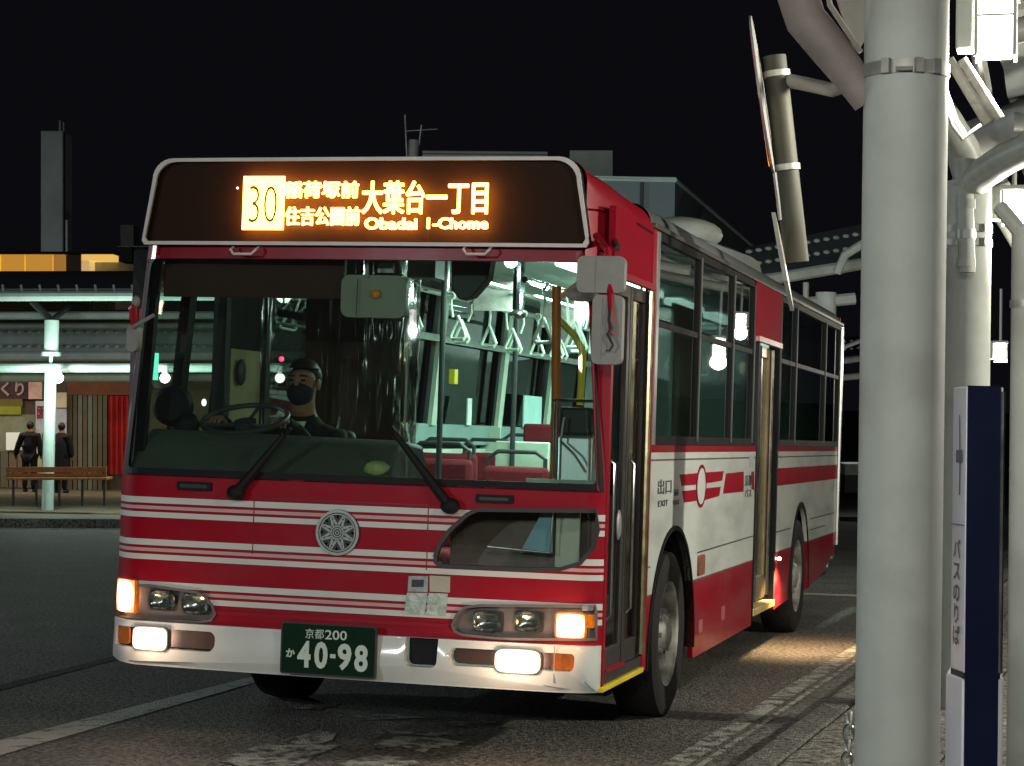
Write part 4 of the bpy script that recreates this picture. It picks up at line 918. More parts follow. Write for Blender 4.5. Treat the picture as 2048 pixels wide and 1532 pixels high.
# ------------------------------------------------------------------ ground
def asphalt(name, base, paint=None, cover=.5, ps=9.):
    mt = mat(name, base, .72, var=.35, scale=1.3, bump=.0); t = mt.node_tree; b = t.nodes['Principled BSDF']
    tc = nd(t, 'ShaderNodeTexCoord'); n1 = nd(t, 'ShaderNodeTexNoise'); n1.inputs['Scale'].default_value = 34; n1.inputs['Detail'].default_value = 5
    vo = nd(t, 'ShaderNodeTexVoronoi'); vo.inputs['Scale'].default_value = 90
    t.links.new(tc.outputs['Object'], n1.inputs['Vector']); t.links.new(tc.outputs['Object'], vo.inputs['Vector'])
    ad = nd(t, 'ShaderNodeMath', operation='ADD'); t.links.new(n1.outputs[0], ad.inputs[0]); t.links.new(vo.outputs[0], ad.inputs[1])
    bp = nd(t, 'ShaderNodeBump'); bp.inputs['Strength'].default_value = .9; bp.inputs['Distance'].default_value = .014
    t.links.new(ad.outputs[0], bp.inputs['Height']); t.links.new(bp.outputs[0], b.inputs['Normal'])
    src = b.inputs['Base Color'].links[0].from_socket
    mx = nd(t, 'ShaderNodeMixRGB', blend_type='MULTIPLY'); mx.inputs[0].default_value = .8
    r = nd(t, 'ShaderNodeValToRGB'); r.color_ramp.elements[0].position = .38; r.color_ramp.elements[0].color = (.22, .22, .22, 1); r.color_ramp.elements[1].position = .64; r.color_ramp.elements[1].color = (1.9, 1.9, 1.8, 1)
    t.links.new(n1.outputs[0], r.inputs[0]); t.links.new(src, mx.inputs[1]); t.links.new(r.outputs[0], mx.inputs[2]); out = mx.outputs[0]
    if paint:
        n2 = nd(t, 'ShaderNodeTexNoise'); n2.inputs['Scale'].default_value = ps; n2.inputs['Detail'].default_value = 9; n2.inputs['Roughness'].default_value = .7
        t.links.new(tc.outputs['Object'], n2.inputs['Vector'])
        r2 = nd(t, 'ShaderNodeValToRGB'); r2.color_ramp.elements[0].position = cover-.05; r2.color_ramp.elements[1].position = cover+.05
        t.links.new(n2.outputs[0], r2.inputs[0]); m2 = nd(t, 'ShaderNodeMixRGB'); m2.inputs[2].default_value = tuple(paint)+(1,)
        t.links.new(r2.outputs[0], m2.inputs[0]); t.links.new(out, m2.inputs[1]); out = m2.outputs[0]
    t.links.new(out, b.inputs['Base Color']); return mt
M['asphalt'] = asphalt('asphalt_road', (.118, .112, .102))
M['paint'] = asphalt('worn_white_road_paint', (.085, .082, .076), (.36, .37, .33), .49, 9)
M['paint2'] = asphalt('very_worn_road_paint', (.085, .082, .076), (.26, .27, .24), .54, 8)
M['paint3'] = asphalt('white_line_paint', (.095, .09, .082), (.42, .43, .39), .41, 8)
M['concrete'] = asphalt('gutter_concrete', (.13, .13, .12)); M['paver'] = asphalt('platform_concrete', (.17, .165, .15))
M['joint'] = asphalt('dark_joint', (.02, .02, .019))
tag(MB().box((0, 60, -.5), (900, 900, 1.0)).build('road', 'asphalt'), kind='structure')
def flat(name, polys, m_, z=.004):
    q = MB()
    for P in polys: k = len(q.v); q.v += [(p[0], p[1], z) for p in P]; q.f.append(tuple(range(k, k+len(P))))
    o = q.build(name, m_, recalc=False)
    for p in o.data.polygons:
        if p.normal.z < 0: p.flip()
    return tag(o, kind='structure')
KX = lambda x, y: x+.040*y
def strip(x0, x1, y0, y1): return [(KX(x0, y0), y0), (KX(x1, y0), y0), (KX(x1, y1), y1), (KX(x0, y1), y1)]
a0, a1, b1, b0 = [G(*q) for q in ((0, 1482), (545, 1344), (560, 1352), (0, 1512))]
d = a0-a1; a0 = a1+d*2.2; e = b0-b1; b0 = b1+e*2.2
flat('road_line', [[a0, a1, b1, b0]], 'paint3')
random.seed(3)
def ragged(px):
    out = []
    for i in range(len(px)):
        a, b = V(px[i]), V(px[(i+1) % len(px)]); n = max(1, int((b-a).length/12))
        for k in range(n):
            p = a+(b-a)*k/n; g = G(p.x+random.uniform(-1.5, 1.5), p.y+random.uniform(-.7, .7)); out.append((g.x, g.y))
    return out
glyph = [[(430, 1522), (520, 1492), (600, 1484), (592, 1474), (636, 1462), (672, 1468), (664, 1482), (640, 1490), (684, 1492), (640, 1508), (600, 1532), (520, 1545)],
         [(746, 1500), (752, 1482), (800, 1474), (880, 1478), (934, 1487), (900, 1497), (862, 1498), (850, 1508), (800, 1494)],
         [(650, 1545), (700, 1522), (760, 1512), (830, 1520), (850, 1540), (800, 1560)],
         [(760, 1470), (780, 1462), (900, 1468), (880, 1474), (800, 1470)]]
flat('road_marking', [ragged(g) for g in glyph], 'paint', .005)
flat('faint_road_marking', [ragged(g) for g in ([(700, 1432), (900, 1428), (930, 1436), (720, 1442)], [(560, 1420), (640, 1408), (700, 1404), (640, 1420)], [(880, 1448), (980, 1440), (1000, 1448), (900, 1456)])], 'paint2', .005)
flat('edge_line', [strip(1.44, 1.55, -8, 60)], 'paint'); flat('edge_line', [strip(1.585, 1.615, -8, 60)], 'paint')
flat('gutter', [strip(1.64, 1.80, -14, 70)], 'concrete', .006); flat('gutter_joint', [strip(1.80, 1.90, -14, 70)], 'joint', .010)
flat('cross_line', [[(-2.2, 10.8), (3, 10.6), (3, 10.85), (-2.2, 11.05)]], mat('pale_yellow_line', (.30, .29, .18), .7))
# a darker repaired strip and a manhole on the road at the left
flat('repaired_strip', [[G(*q) for q in ((-200, 1420), (240, 1310), (240, 1318), (-200, 1436))]], 'joint', .003)
# platform with separate kerb stones and slabs
pf = MB(); P_ = [(KX(2.02, y), y) for y in (-16, 70)]
pf.add([(KX(2.04, -16), -16, .10), (9, -16, .10), (9, 70, .10), (KX(2.04, 70), 70, .10), (KX(2.04, -16), -16, -.2), (9, -16, -.2), (9, 70, -.2), (KX(2.04, 70), 70, -.2)], [(0, 1, 2, 3), (4, 7, 6, 5), (0, 4, 5, 1), (1, 5, 6, 2), (2, 6, 7, 3), (3, 7, 4, 0)])
plat = tag(pf.build('platform_pavement', 'joint'), kind='structure')
kb = MB().span((-.075, -.295, -.1), (.065, .295, .118)).build('kerb_stone', 'concrete', plat, bevel=.012)
kb.location = (KX(1.965, -3), -3, 0); kb.rotation_euler = (0, 0, -.04)
for i in range(1, 60):
    c = kb.copy(); C.objects.link(c); y = -3+.60*i; c.location = (KX(1.965, y), y, random.uniform(-.003, .003))
sb = MB().span((-.146, -.146, -.02), (.146, .146, .020)).build('paving_slab', 'paver', plat, bevel=.006)
sb.location = (KX(2.20, -2), -2, .10); first = True
for i in range(0, 58):
    for j in range(0, 5):
        if first: first = False; continue
        y = -2+.30*i; c = sb.copy(); C.objects.link(c); c.location = (KX(2.20+.30*j, y), y, .10+random.uniform(-.003, .003)); c.rotation_euler = (0, 0, -.04+random.uniform(-.004, .004))

# ------------------------------------------------------------------ platform canopy on the right
can = empty('platform_canopy', (2.7, -3.0, .1), label='pale grey tubular bus stop canopy whose thick post fills the right foreground', cat='canopy')
def cpart(mb, name, m_, **k):
    o = mb.build(name, m_, None, **k); o.parent = can; o.matrix_parent_inverse = Matrix.Translation(can.location).inverted(); return o
dpt = {1: 5.7, 2: 10.3}
c1 = D(1802, 900, 5.7); c2 = D(1931, 900, 10.3)
p1 = cpart(MB().cyl((c1.x-.002, c1.y, .10), (c1.x+.004, c1.y, 3.6), .115, n=48), 'post', 'pole', smooth=True)
p2 = cpart(MB().cyl((c2.x, c2.y, .10), (c2.x, c2.y, 2.72), .115, n=40), 'post', 'pole', smooth=True)
tag(p1, 'thick pale grey post in the right foreground'); tag(p2, 'post further back behind the foreground post')
stp = V(((c2-c1).x, (c2-c1).y, 0))
zc = D(1802, 142, 5.7).z
def clampband(c, z, r, h=.036, par=None):
    o = cpart(MB().lathe([(-h/2, r), (-h/2, r+.005), (h/2, r+.005), (h/2, r)], (c.x, c.y, z), 'z', 40), 'clamp_band', 'steel', smooth=True)
    q = MB()
    for a in (-1.9, -1.2, -.8): q.box((c.x+math.cos(a)*(r+.012), c.y+math.sin(a)*(r+.012), z), (.020, .022, h*1.1), Matrix.Rotation(a, 3, 'Z'))
    q.cyl((c.x-.015, c.y-r-.02, z-.012), (c.x+.03, c.y-r-.02, z-.012), .006, n=8)
    b = q.build('clamp_bolt', 'steel'); b.parent = o
clampband(c1, zc, .115); clampband(c2, D(1931, 458, 10.3).z, .115); clampband(c2, D(1931, 486, 10.3).z, .115)
def tb(pts, r, name, m_='beam', n=20): return cpart(MB().tube(pts, r, n), name, m_, smooth=True)
# branching arms on the second post
j = D(1948, 345, 10.3)
tb([D(1932, 380, 10.3), D(1940, 352, 10.3), D(1925, 300, 10.3), D(1885, 235, 10.2), D(1840, 160, 10.1)], .085, 'branch_arm')
tb([D(1940, 372, 10.3), D(1965, 348, 10.2), D(2010, 318, 10.0), D(2080, 285, 9.8), D(2200, 235, 9.4)], .078, 'branch_arm')
tb([D(1950, 282, 10.8), D(2000, 262, 10.6), D(2060, 236, 10.4), D(2200, 180, 10.0)], .11, 'cross_beam', 'grey')
tb([D(1985, 395, 11.2), D(2048, 500, 11.0), D(2090, 560, 10.9)], .05, 'branch_arm', 'beam')
tb([D(1975, 393, 11.0), D(2020, 375, 11.0)], .04, 'branch_arm', 'grey')
# twin weathered braces above
for o_ in (0, 26):
    cpart(MB().tube([D(1898+o_, 118, 6.0), D(1935+o_, 178, 6.0), D(1978+o_*.7, 244-o_*.2, 6.0)], [.014, .016, .020], 10), 'twin_brace', 'dirtyarm', smooth=True)
q = MB()
for k in range(4): q.tube([D(1906+k*20, 134+k*28, 6.0), D(1930+k*19, 130+k*28, 6.0)], .007, 6)
cpart(q, 'brace_rung', 'dirtyarm')
cpart(MB().tube([D(1886, 190, 6.2), D(1905, 250, 6.2), D(1925, 278, 6.2), D(1945, 262, 6.2), D(1962, 250, 6.2)], .007, 8), 'cable', 'dark', smooth=True)
cpart(MB().tube([D(1886, 165, 6.2), D(1912, 240, 6.2), D(1932, 272, 6.2)], .007, 8), 'cable', 'dirtyarm', smooth=True)
# box arm that reaches out over the road from the first post
ar = [D(1735, 205, 5.75), D(1700, 150, 5.75), D(1655, 92, 5.75), D(1612, 40, 5.75), D(1592, -20, 5.75), D(1585, -120, 5.75)]
cpart(MB().tube(ar, [.040, .050, .056, .058, .058, .058], 12), 'road_arm', mat('pinkish_grey_arm', (.20, .17, .16), .6, var=.2, dirt=(.10, .05, .04)), smooth=True)
cpart(MB().plate([(0, 0), (.12, .16), (.13, .42), (.02, .42), (-.09, .24)], [], lambda a, b, t: tuple(D(1712, 108, 5.9)+AW[0]*a*.9+AW[1]*b+AW[2]*t), .02), 'arm_plate', 'mirror')
cpart(MB().tube([D(1648, -60, 5.8), D(1660, 10, 5.8), D(1722, 105, 5.8)], .008, 8), 'arm_edge', 'mirror')
# small pipes strapped to the second post
for (u, v0, v1, r) in ((1932, 390, 545, .040),):
    cpart(MB().cyl(D(u-2, v0, 10.0), D(u+2, v1, 10.0), r, n=20), 'strapped_pipe', 'pole', smooth=True)
    for v in (408, 468, 525): cpart(MB().cyl(D(u, v-9, 10.0), D(u, v+9, 10.0), r+.006, n=20), 'pipe_strap', 'steel' if v == 468 else 'pole', smooth=True)
# roof: ribbed sheets above beams, rising away from the road
for k in range(-2, 8):
    y = c1.y+.2+k*2.3; x = c1.x-.04*0
    cpart(MB().tube([(x+.15, y, 3.02), (x+.2, y, 3.02), (x+2.6, y, 3.45)], .05, 12), 'rafter', 'beam', smooth=True)
for k in range(1, 5):
    xo = (-.75, 0.15, .75, 1.5, 2.3)[k]; z = (3.36, 3.13, 3.17, 3.30, 3.44)[k]
    cpart(MB().tube([(c1.x+xo, -11, z), (c1.x+xo-.3, 18, z)], .032, 10), 'purlin', 'beam', smooth=True)
rf = MB(); nr = 60
for side_, (xa, za, xb, zb) in enumerate(((.12, 3.14, 2.7, 3.56),)):
    for i in range(nr+1):
        y = -11+29*i/nr; dz = .02 if i % 2 else -.02
        rf.v += [(c1.x+xa, y, za+dz), (c1.x+xb, y, zb+dz)]
    o_ = side_*(nr+1)*2
    for i in range(nr): rf.f.append((o_+2*i, o_+2*i+1, o_+2*i+3, o_+2*i+2))
cpart(rf, 'roof_sheet', 'roofsheet', recalc=False)
# slim post at the right edge of the picture
c3 = D(2052, 900, 8.0)
cpart(MB().cyl((c3.x, c3.y, .10), (c3.x, c3.y, 2.25), .062, n=28), 'slim_post', 'pole', smooth=True)
cpart(MB().tube([(c3.x, c3.y, 2.2), D(2046, 470, 8.0), D(2000, 415, 8.1)], .03, 10), 'brace', 'pole', smooth=True)
cpart(MB().cyl((c3.x, c3.y, D(2050, 615, 8).z), (c3.x, c3.y, D(2050, 600, 8).z), .067, n=28), 'clamp_band', 'steel', smooth=True)
# canopy lamps
M['lampglow'] = emit('lit_lantern_glass', (1, .97, .86), 9*EXP)
def lantern(c, label, power, col=(1, .95, .80), h=.165, w_=.105):
    e = empty('canopy_lamp', c, label=label, cat='lamp', group='square lamps hung under the platform canopy')
    MB().box((0, 0, 0), (w_, w_, h)).build('lamp_glass', 'lampglow', e, bevel=.012)
    q = MB()
    for s_ in (-1, 1):
        for t_ in (-1, 1): q.box((s_*(w_/2+.002), t_*(w_/2+.002), 0), (.010, .010, h+.01))
    q.box((0, 0, h*.19), (w_+.008, w_+.008, .006)); q.build('lamp_cage', 'pole', e)
    MB().box((0, 0, h/2+.012), (w_+.03, w_+.03, .022)).build('lamp_cap', 'pole', e, bevel=.004)
    MB().tube([(0, 0, h/2+.02), (0, 0, h/2+.5)], .012, 8).build('lamp_stem', 'pole', e)
    MB().box((-w_/2-.035, 0, .02), (.05, .09, h*1.02)).build('lamp_box', 'pole', e, bevel=.006)
    lamp_light('POINT', (0, -.0, -h/2-.06), power, col, e, .07)
    return e
lA = D(1992, 58, 6.05); lB = D(2028, 415, 10.4); lC = D(2001, 705, 19)
lantern(lA, 'nearest square lantern glowing beside the top of the thick foreground post', 85)
lantern(lB, 'second square lantern glowing at the right edge below the branching arm', 60)
lantern(lC, 'small distant square lantern glowing above the blue sign', 50)
lantern((lA.x+.1, lA.y-4.9, lA.z+.10), 'square lantern behind the viewer lighting the front of the bus', 300, (1, .96, .84))
lantern((lA.x-.1, lA.y-9.6, lA.z+.5), 'square lantern farthest behind the viewer on the platform', 450, (1, .97, .88))
lantern((6.6, 1.5, 3.0), 'added square lantern out of view on the right, brightening the bus side', 950)  # unseen lamp added for even light along the bus side
lantern((-14, 3, 4.2), 'added square lantern out of view on the left, brightening the road', 1500, (.84, .97, 1))  # out-of-view lamp added to lift the left part of the road
lantern((-3.2, -12.5, 3.2), 'added square lantern behind and left of the viewer, lighting bus front and road', 1000, (.86, .97, 1))  # unseen lamp added for light on the bus front and left ground
lantern((2.95, 14.8, 2.75), 'square lantern far along the platform beyond the rear of the bus', 40)
# ------------------------------------------------------------------ hanging tube with a thin board, seen edge on
ht = empty('hanging_sign', D(1560, 160, 6.2), label='thin round-topped sign board seen edge on beside a leaning grey tube', cat='sign')
def hpart(mb, name, m_, **k):
    o = mb.build(name, m_, None, **k); o.parent = ht; o.matrix_parent_inverse = Matrix.Translation(ht.location).inverted(); return o
hp = hpart(MB().cyl(D(1549, 112, 6.2), D(1593, 525, 6.2), .034, .037, n=28), 'sign_tube', mat('weathered_sign_tube', (.042, .042, .030), .6, var=.25, scale=8, dirt=(.10, .09, .06)), smooth=True)
for v in (148, 335): hpart(MB().cyl(D(1549+(v-112)*.107, v-6, 6.2), D(1549+(v-100)*.107, v+6, 6.2), .040, n=28), 'tube_collar', 'steel', smooth=True)
hpart(MB().tube([D(1570, 160, 6.2), D(1620, 170, 6.15), D(1665, 180, 6.0), D(1700, 168, 5.9), D(1735, 158, 5.8)], .021, 12), 'sign_bracket', 'mirror', smooth=True)
# the board: a disc turned almost along the line of sight
n0 = (AW[0]*.985+AW[2]*-.17).normalized()
e1 = D(1503, 32, 6.1); e2 = D(1549, 345, 6.1); cD = (e1+e2)/2; r_ = (e2-e1).length/2; ax = (e2-e1).normalized(); fx_ = n0.cross(ax).normalized(); nn = ax.cross(fx_).normalized()
if nn.dot(AW[0]) > 0: nn = -nn
disc = lambda th0, th1, R_: MB().plate([(math.cos(2*PI*i/48)*R_, math.sin(2*PI*i/48)*R_*.8) for i in range(48)], [], lambda a, b, t: tuple(cD+ax*a+fx_*b+nn*(th0+t)), th1-th0)
hpart(disc(0, .006, r_), 'sign_board', 'mirror')
hpart(disc(.0065, .008, r_*.93), 'sign_face', mat('magenta_sign_face', (.35, .02, .10), .25, coat=.6))
hpart(MB().plate([(.06, -.12), (.22, -.12), (.22, .12), (.06, .12)], [], lambda a, b, t: tuple(cD+ax*a+fx_*b+nn*(.009+t)), .001), 'sign_patch', mat('orange_sign_patch', (.9, .25, .02), .3))
e3, e4 = D(1543, 425, 6.1), D(1580, 622, 6.1); aa = (e4-e3); L_ = aa.length; aa.normalize()
hpart(MB().plate([(0, -.01), (.10, -.06), (L_*.7, -.06), (L_, 0), (L_*.7, .06), (.10, .06)], [], lambda a, b, t: tuple(e3+aa*a+fx_*b+n0*t), .012), 'lower_board', 'mirror')
hpart(MB().tube([D(1549, 345, 6.1), D(1556, 400, 6.1), D(1560, 440, 6.1)], .006, 6), 'board_strap', 'mirror')
# ------------------------------------------------------------------ bus stop sign box at the right
bx = empty('bus_stop_sign', (D(1955, 1000, 4.6).x, D(1955, 1000, 4.6).y, .1), label='tall slim navy blue and white bus stop sign box beside the foreground post', cat='sign')
bx.rotation_euler = (0, 0, 0)
fl, fm_, fr_ = D(1906, 900, 4.68), D(1932, 900, 4.58), D(2005, 900, 4.60)
zt, zb = D(1960, 773, 4.58).z, D(1930, 1345, 4.58).z
def bpart(mb, name, m_, par=None, **k):
    o = mb.build(name, m_, None, **k); o.parent = par or bx
    if not par: o.matrix_parent_inverse = Matrix.Translation(bx.location).inverted()
    return o
def prism(P, z0, z1): q = MB(); n = len(P); q.add([(p.x, p.y, z0) for p in P]+[(p.x, p.y, z1) for p in P], [tuple(range(n)), tuple(range(n, 2*n))]+[(i, (i+1) % n, n+(i+1) % n, n+i) for i in range(n)]); return q
bk = V((.05, .30, 0)).xyz
body_ = bpart(prism([fm_, fr_, fr_+V((-.03, .30, 0)), fl+V((.01, .30, 0)), fl], zb, zt), 'sign_box', 'signw', bevel=.003)
nf = (fr_-fm_).normalized(); nb = V((nf.y, -nf.x, 0))*.003
bpart(prism([fm_+nb+nf*.002, fr_+nb-nf*.006, fr_+nb*.2-nf*.006, fm_+nb*.2+nf*.002], .15, zt+.002), 'navy_panel', 'navy')
bpart(MB().cyl((fr_.x, fr_.y-.003, zb), (fr_.x, fr_.y-.003, zt-.01), .005, n=10), 'edge_strip', 'chrome', smooth=True)
bpart(prism([fm_+V((-.003, .01, 0)), fr_+V((.006, .012, 0)), fr_+V((-.025, .36, 0)), fl+V((-.012, .36, 0)), fl+V((-.010, 0, 0))], .12, zb-.012), 'sign_base', 'signw', bevel=.004)
bpart(prism([fm_, fr_, fr_+V((-.03, .28, 0)), fl+V((.01, .28, 0)), fl], zb-.012, zb), 'base_joint', 'black')
sl_ = (fl-fm_); sl_.z = 0; sL = sl_.length; sl_.normalize(); on = V((sl_.y, -sl_.x, 0)); on = on if on.dot(AW[2]) < 0 else -on
wl = lambda a, b, t: tuple(V((fm_.x, fm_.y, 0))+sl_*a+on*(.002+t)+V((0, 0, b)))
def zpx(v): return D(1920, v, 4.62).z
q = MB(); text_fit(q, 'バ\nス\nの\nり\nば', sL*.18, sL*.72, zpx(1290), zpx(1078), lambda a, b, t: wl(sL-a, b, t), 0, .02)
bpart(q, 'sign_lettering', 'ink')
q = MB(); q.plate([(sL*.22, zpx(925)), (sL*.66, zpx(925)), (sL*.66, zpx(900)), (sL*.22, zpx(900))], [], wl, .001)
for (va, vb) in ((830, 900), (925, 990)): q.plate([(sL*.36, zpx(vb)), (sL*.42, zpx(vb)), (sL*.46 if va < 900 else sL*.40, zpx(va)), (sL*.42 if va < 900 else sL*.34, zpx(va))], [], wl, .001)
q.plate([(0, zpx(1050)), (sL, zpx(1050)), (sL, zpx(1048)), (0, zpx(1048))], [], wl, .001)
bpart(q, 'sign_symbol', 'ink')
# chain hanging by the foreground post
ch = empty('hanging_chain', D(1699, 1440, 5.78), label='short silver and black chain hanging left of the foreground post foot', cat='chain')
k = 0; z = 0
for i in range(15):
    o = MB().tube([(.014*math.cos(a), 0, .024*math.sin(a)-.038*i) for a in [2*PI*q_/12 for q_ in range(12)]], .0045, 6, True).build('chain_link', 'chrome' if i % 2 else 'steel', ch, smooth=True)
    o.rotation_euler = (0, 0, .5 if i % 2 else 2.1); o.location = (-.002*i, 0, 0)

# ------------------------------------------------------------------ canopy, benches and shops across the turning circle on the left
def far_tube(u0, v0, u1, v1, d, r, name, m_, par, n=10):
    o = MB().tube([D(u0, v0, d), D(u1, v1, d)], r, n).build(name, m_, None, smooth=True); o.parent = par; o.matrix_parent_inverse = Matrix.Translation(par.location).inverted(); return o
def fpart(mb, name, m_, par, **k):
    o = mb.build(name, m_, None, **k); o.parent = par; o.matrix_parent_inverse = Matrix.Translation(par.location).inverted(); return o
FD = 34.3
fc = empty('far_canopy', G(95, 1020, .12), label='pale green waiting canopy on round posts across the road at the left', cat='canopy')
for u in (95, 655, -260):
    base = G(95, 1020, .12)+AW[0]*((u-95)/FPX*FD); base.z = .12
    top = D(u+6, 735, FD)
    fpart(MB().cyl(base, (base.x, base.y, top.z), .098, n=20), 'post', 'paleg', fc, smooth=True)
    fpart(MB().cyl((base.x, base.y, top.z), (base.x, base.y, top.z+.30), .03, n=10), 'post_pin', 'paleg', fc)
    z0_, z1_ = D(u, 708, FD).z, D(u, 640, FD).z
    fpart(MB().cyl((base.x, base.y, z0_), (base.x, base.y, z1_), .12, n=20), 'upper_post', 'paleg', fc, smooth=True)
    fpart(MB().cyl((base.x, base.y, z0_-.03), (base.x, base.y, z0_+.03), .16, n=20), 'post_collar', 'paleg', fc, smooth=True)
    fpart(MB().tube([(base.x, base.y, z1_), D(u-30, 604, FD+.3)], .06, 8), 'brace', 'dark', fc)
    fpart(MB().tube([(base.x, base.y, z1_), D(u+45, 612, FD+2)], .05, 8), 'brace', 'dark', fc)
UL, UR = -420, 700
far_tube(UL, 594, UR, 590, FD, .085, 'front_beam', 'paleg', fc); far_tube(UL, 737, UR, 735, FD, .075, 'lower_beam', 'paleg', fc)
far_tube(UL, 758, UR, 754, FD+5, .075, 'rear_beam', mat('cream_beam', (.42, .40, .30), .5), fc); far_tube(UL, 714, UR, 710, FD+4, .09, 'lower_beam', 'grey', fc)
far_tube(UL, 632, UR, 630, FD+1.5, .07, 'roof_beam', mat('dull_beam', (.20, .22, .21), .5), fc); far_tube(UL, 652, UR, 650, FD+2.5, .05, 'roof_beam', bpy.data.materials['dull_beam'], fc)
q = MB(); q.add([tuple(D(UL, 583, FD)), tuple(D(UR, 579, FD)), tuple(D(UR, 544, FD+5)), tuple(D(UL, 546, FD+5)), tuple(D(UL, 579, FD)), tuple(D(UR, 575, FD)), tuple(D(UR, 541, FD+5)), tuple(D(UL, 543, FD+5))], [(0, 1, 2, 3), (4, 5, 6, 7), (0, 1, 5, 4), (1, 2, 6, 5), (2, 3, 7, 6), (3, 0, 4, 7)])
fpart(q, 'roof', 'roofsheet', fc)
q = MB(); q.add([tuple(D(UL, 655, FD+4)), tuple(D(UR, 655, FD+4)), tuple(D(UR, 708, FD+4)), tuple(D(UL, 708, FD+4))], [(0, 1, 2, 3)]); fpart(q, 'rear_fascia', 'roofsheet', fc)
for u in range(-400, 690, 37): fpart(MB().tube([D(u, 583, FD-.02), D(u-2, 570, FD+.02)], .022, 6), 'roof_bracket', 'paleg', fc)
for v, r_ in ((665, .045), (693, .055)):
    q = MB()
    for k in range(58): q.ball(D(-410+k*19.5, v, FD+3.85), (r_*.9, .05, r_*.62), 8, 6)
    tag(fpart(q, 'rafter_ends', 'mirror', fc), kind='stuff')
M['bulb'] = emit('lit_round_bulb', (1, .98, .9), 14)
for i, u in enumerate((117, 560, -330, 330)):
    e = empty('far_lamp', D(u, 756, FD-.3), label=('round bright lamp beside the post of the far canopy', 'round lamp of the far canopy behind the driver of the bus', 'round lamp of the far canopy beyond the left edge', 'round lamp of the far canopy seen through the left corner of the windscreen')[i], cat='lamp', group='round lamps under the far canopy')
    MB().ball((0, 0, 0), .082, 16, 10).build('lamp_globe', 'bulb', e, smooth=True); MB().cyl((0, 0, .07), (0, 0, .20), .05).build('lamp_cap', 'grey', e)
    lamp_light('POINT', (0, -.35, -.1), 115, (.80, 1, .90), e, .1)
# road edge and pavement over there
k0, k1 = G(-500, 1052), G(900, 1060); dk = (k1-k0).normalized(); nk = V((-dk.y, dk.x, 0))
def farbox(a, b, w0, w1, z0, z1, name, m_):
    P = [a+nk*w0, b+nk*w0, b+nk*w1, a+nk*w1]; return tag(prism(P, z0, z1).build(name, m_), kind='structure')
farbox(k0, k1, .0, .35, -.1, .13, 'far_kerb', 'concrete'); farbox(k0, k1, .35, 45, -.1, .12, 'far_pavement', mat('far_paving', (.14, .115, .075), .7, var=.4, scale=1.2))
farbox(k0, k1, -.5, -.35, -.1, .006, 'far_gutter_line', 'paint2')
# orange bench
bn = empty('bench', G(110, 1000, .12), label='long orange bench standing behind the far canopy post', cat='bench')
def bbox(u0, v0, u1, v1, d, th, name, m_, par):
    q = MB(); c = [D(u0, v1, d), D(u1, v1, d), D(u1, v0, d), D(u0, v0, d)]; q.add([tuple(p) for p in c]+[tuple(p+AW[2]*th) for p in c], [(0, 1, 2, 3), (4, 7, 6, 5), (0, 4, 5, 1), (1, 5, 6, 2), (2, 6, 7, 3), (3, 7, 4, 0)])
    return fpart(q, name, m_, par)
ob = mat('orange_bench_board', (.30, .12, .03), .6, var=.25)
bbox(12, 934, 213, 945, 33.2, .04, 'backrest_board', ob, bn); bbox(12, 947, 213, 958, 33.2, .04, 'backrest_board', ob, bn); bbox(12, 956, 213, 960, 33.0, .5, 'seat_board', ob, bn)
for u in (24, 70, 116, 162, 206): bbox(u, 934, u+4, 1012, 33.25, .04, 'leg', 'dark', bn)
# shops
SD = 46
sh_ = empty('shop_row', D(100, 985, SD+1), label='low row of shuttered shops with a red curtain behind the far canopy', cat='building')
bbox(-500, 640, 900, 990, SD+1, 5, 'wall', mat('shop_wall_brown', (.10, .075, .05), .7, var=.3), sh_)
bbox(-300, 759, 62, 798, SD+.8, .2, 'shop_sign', mat('maroon_sign', (.045, .012, .02), .5), sh_)
q = MB(); tl = lambda a, b, t: tuple(D(a, -b, SD+.74)+AW[2]*t)
text_fit(q, 'くり', 2, 48, -792, -764, tl, .02, .03); fpart(q, 'shop_lettering', mat('dull_pink_lettering', (.38, .26, .28), .6), sh_)
bbox(-300, 798, 45, 813, SD+.8, .2, 'awning_strip', mat('ochre_strip', (.13, .10, .02), .6), sh_); bbox(-300, 813, 42, 829, SD+.8, .2, 'awning_strip', mat('lime_strip', (.25, .25, .02), .6), sh_)
bbox(-300, 829, 70, 985, SD+.9, .2, 'shop_front', mat('grey_green_front', (.20, .21, .15), .7, var=.2), sh_)
bbox(12, 865, 42, 900, SD+.7, .1, 'lit_counter', emit('lit_counter_panel', (.62, .68, .52), .32), sh_)
for i in range(7): bbox(-50+i*17, 902, -35+i*17, 975, SD+.8, .1, 'counter_panel', mat('counter_brown%d' % i, (.12+.02*(i % 3), .11, .08), .7), sh_)
bbox(57, 762, 84, 798, SD+.6, .2, 'poster', mat('pink_cream_poster', (.50, .32, .28), .6, var=.4, scale=2), sh_)
bbox(71, 802, 133, 868, SD+.6, .1, 'poster', mat('pale_lilac_poster', (.40, .40, .48), .6, var=.2), sh_)
q = MB(); text_fit(q, '図', 74, 90, -838, -812, lambda a, b, t: tuple(D(a, -b, SD+.56)+AW[2]*t), .01, .02); fpart(q, 'poster_print', 'dred', sh_)
bbox(108, 785, 133, 815, SD+.5, .1, 'poster', mat('cream_poster', (.50, .44, .32), .6), sh_)
bbox(71, 868, 84, 960, SD+.6, .1, 'vending_panel', mat('yellow_white_panel', (.45, .45, .28), .6, var=.3, scale=3), sh_)
for i in range(8): bbox(136+i*10, 790, 144+i*10, 985, SD+.85, .1, 'shutter_panel', (mat('olive_shutter', (.10, .085, .05), .6), mat('grey_shutter', (.13, .14, .12), .5))[i in (2, 4)], sh_)
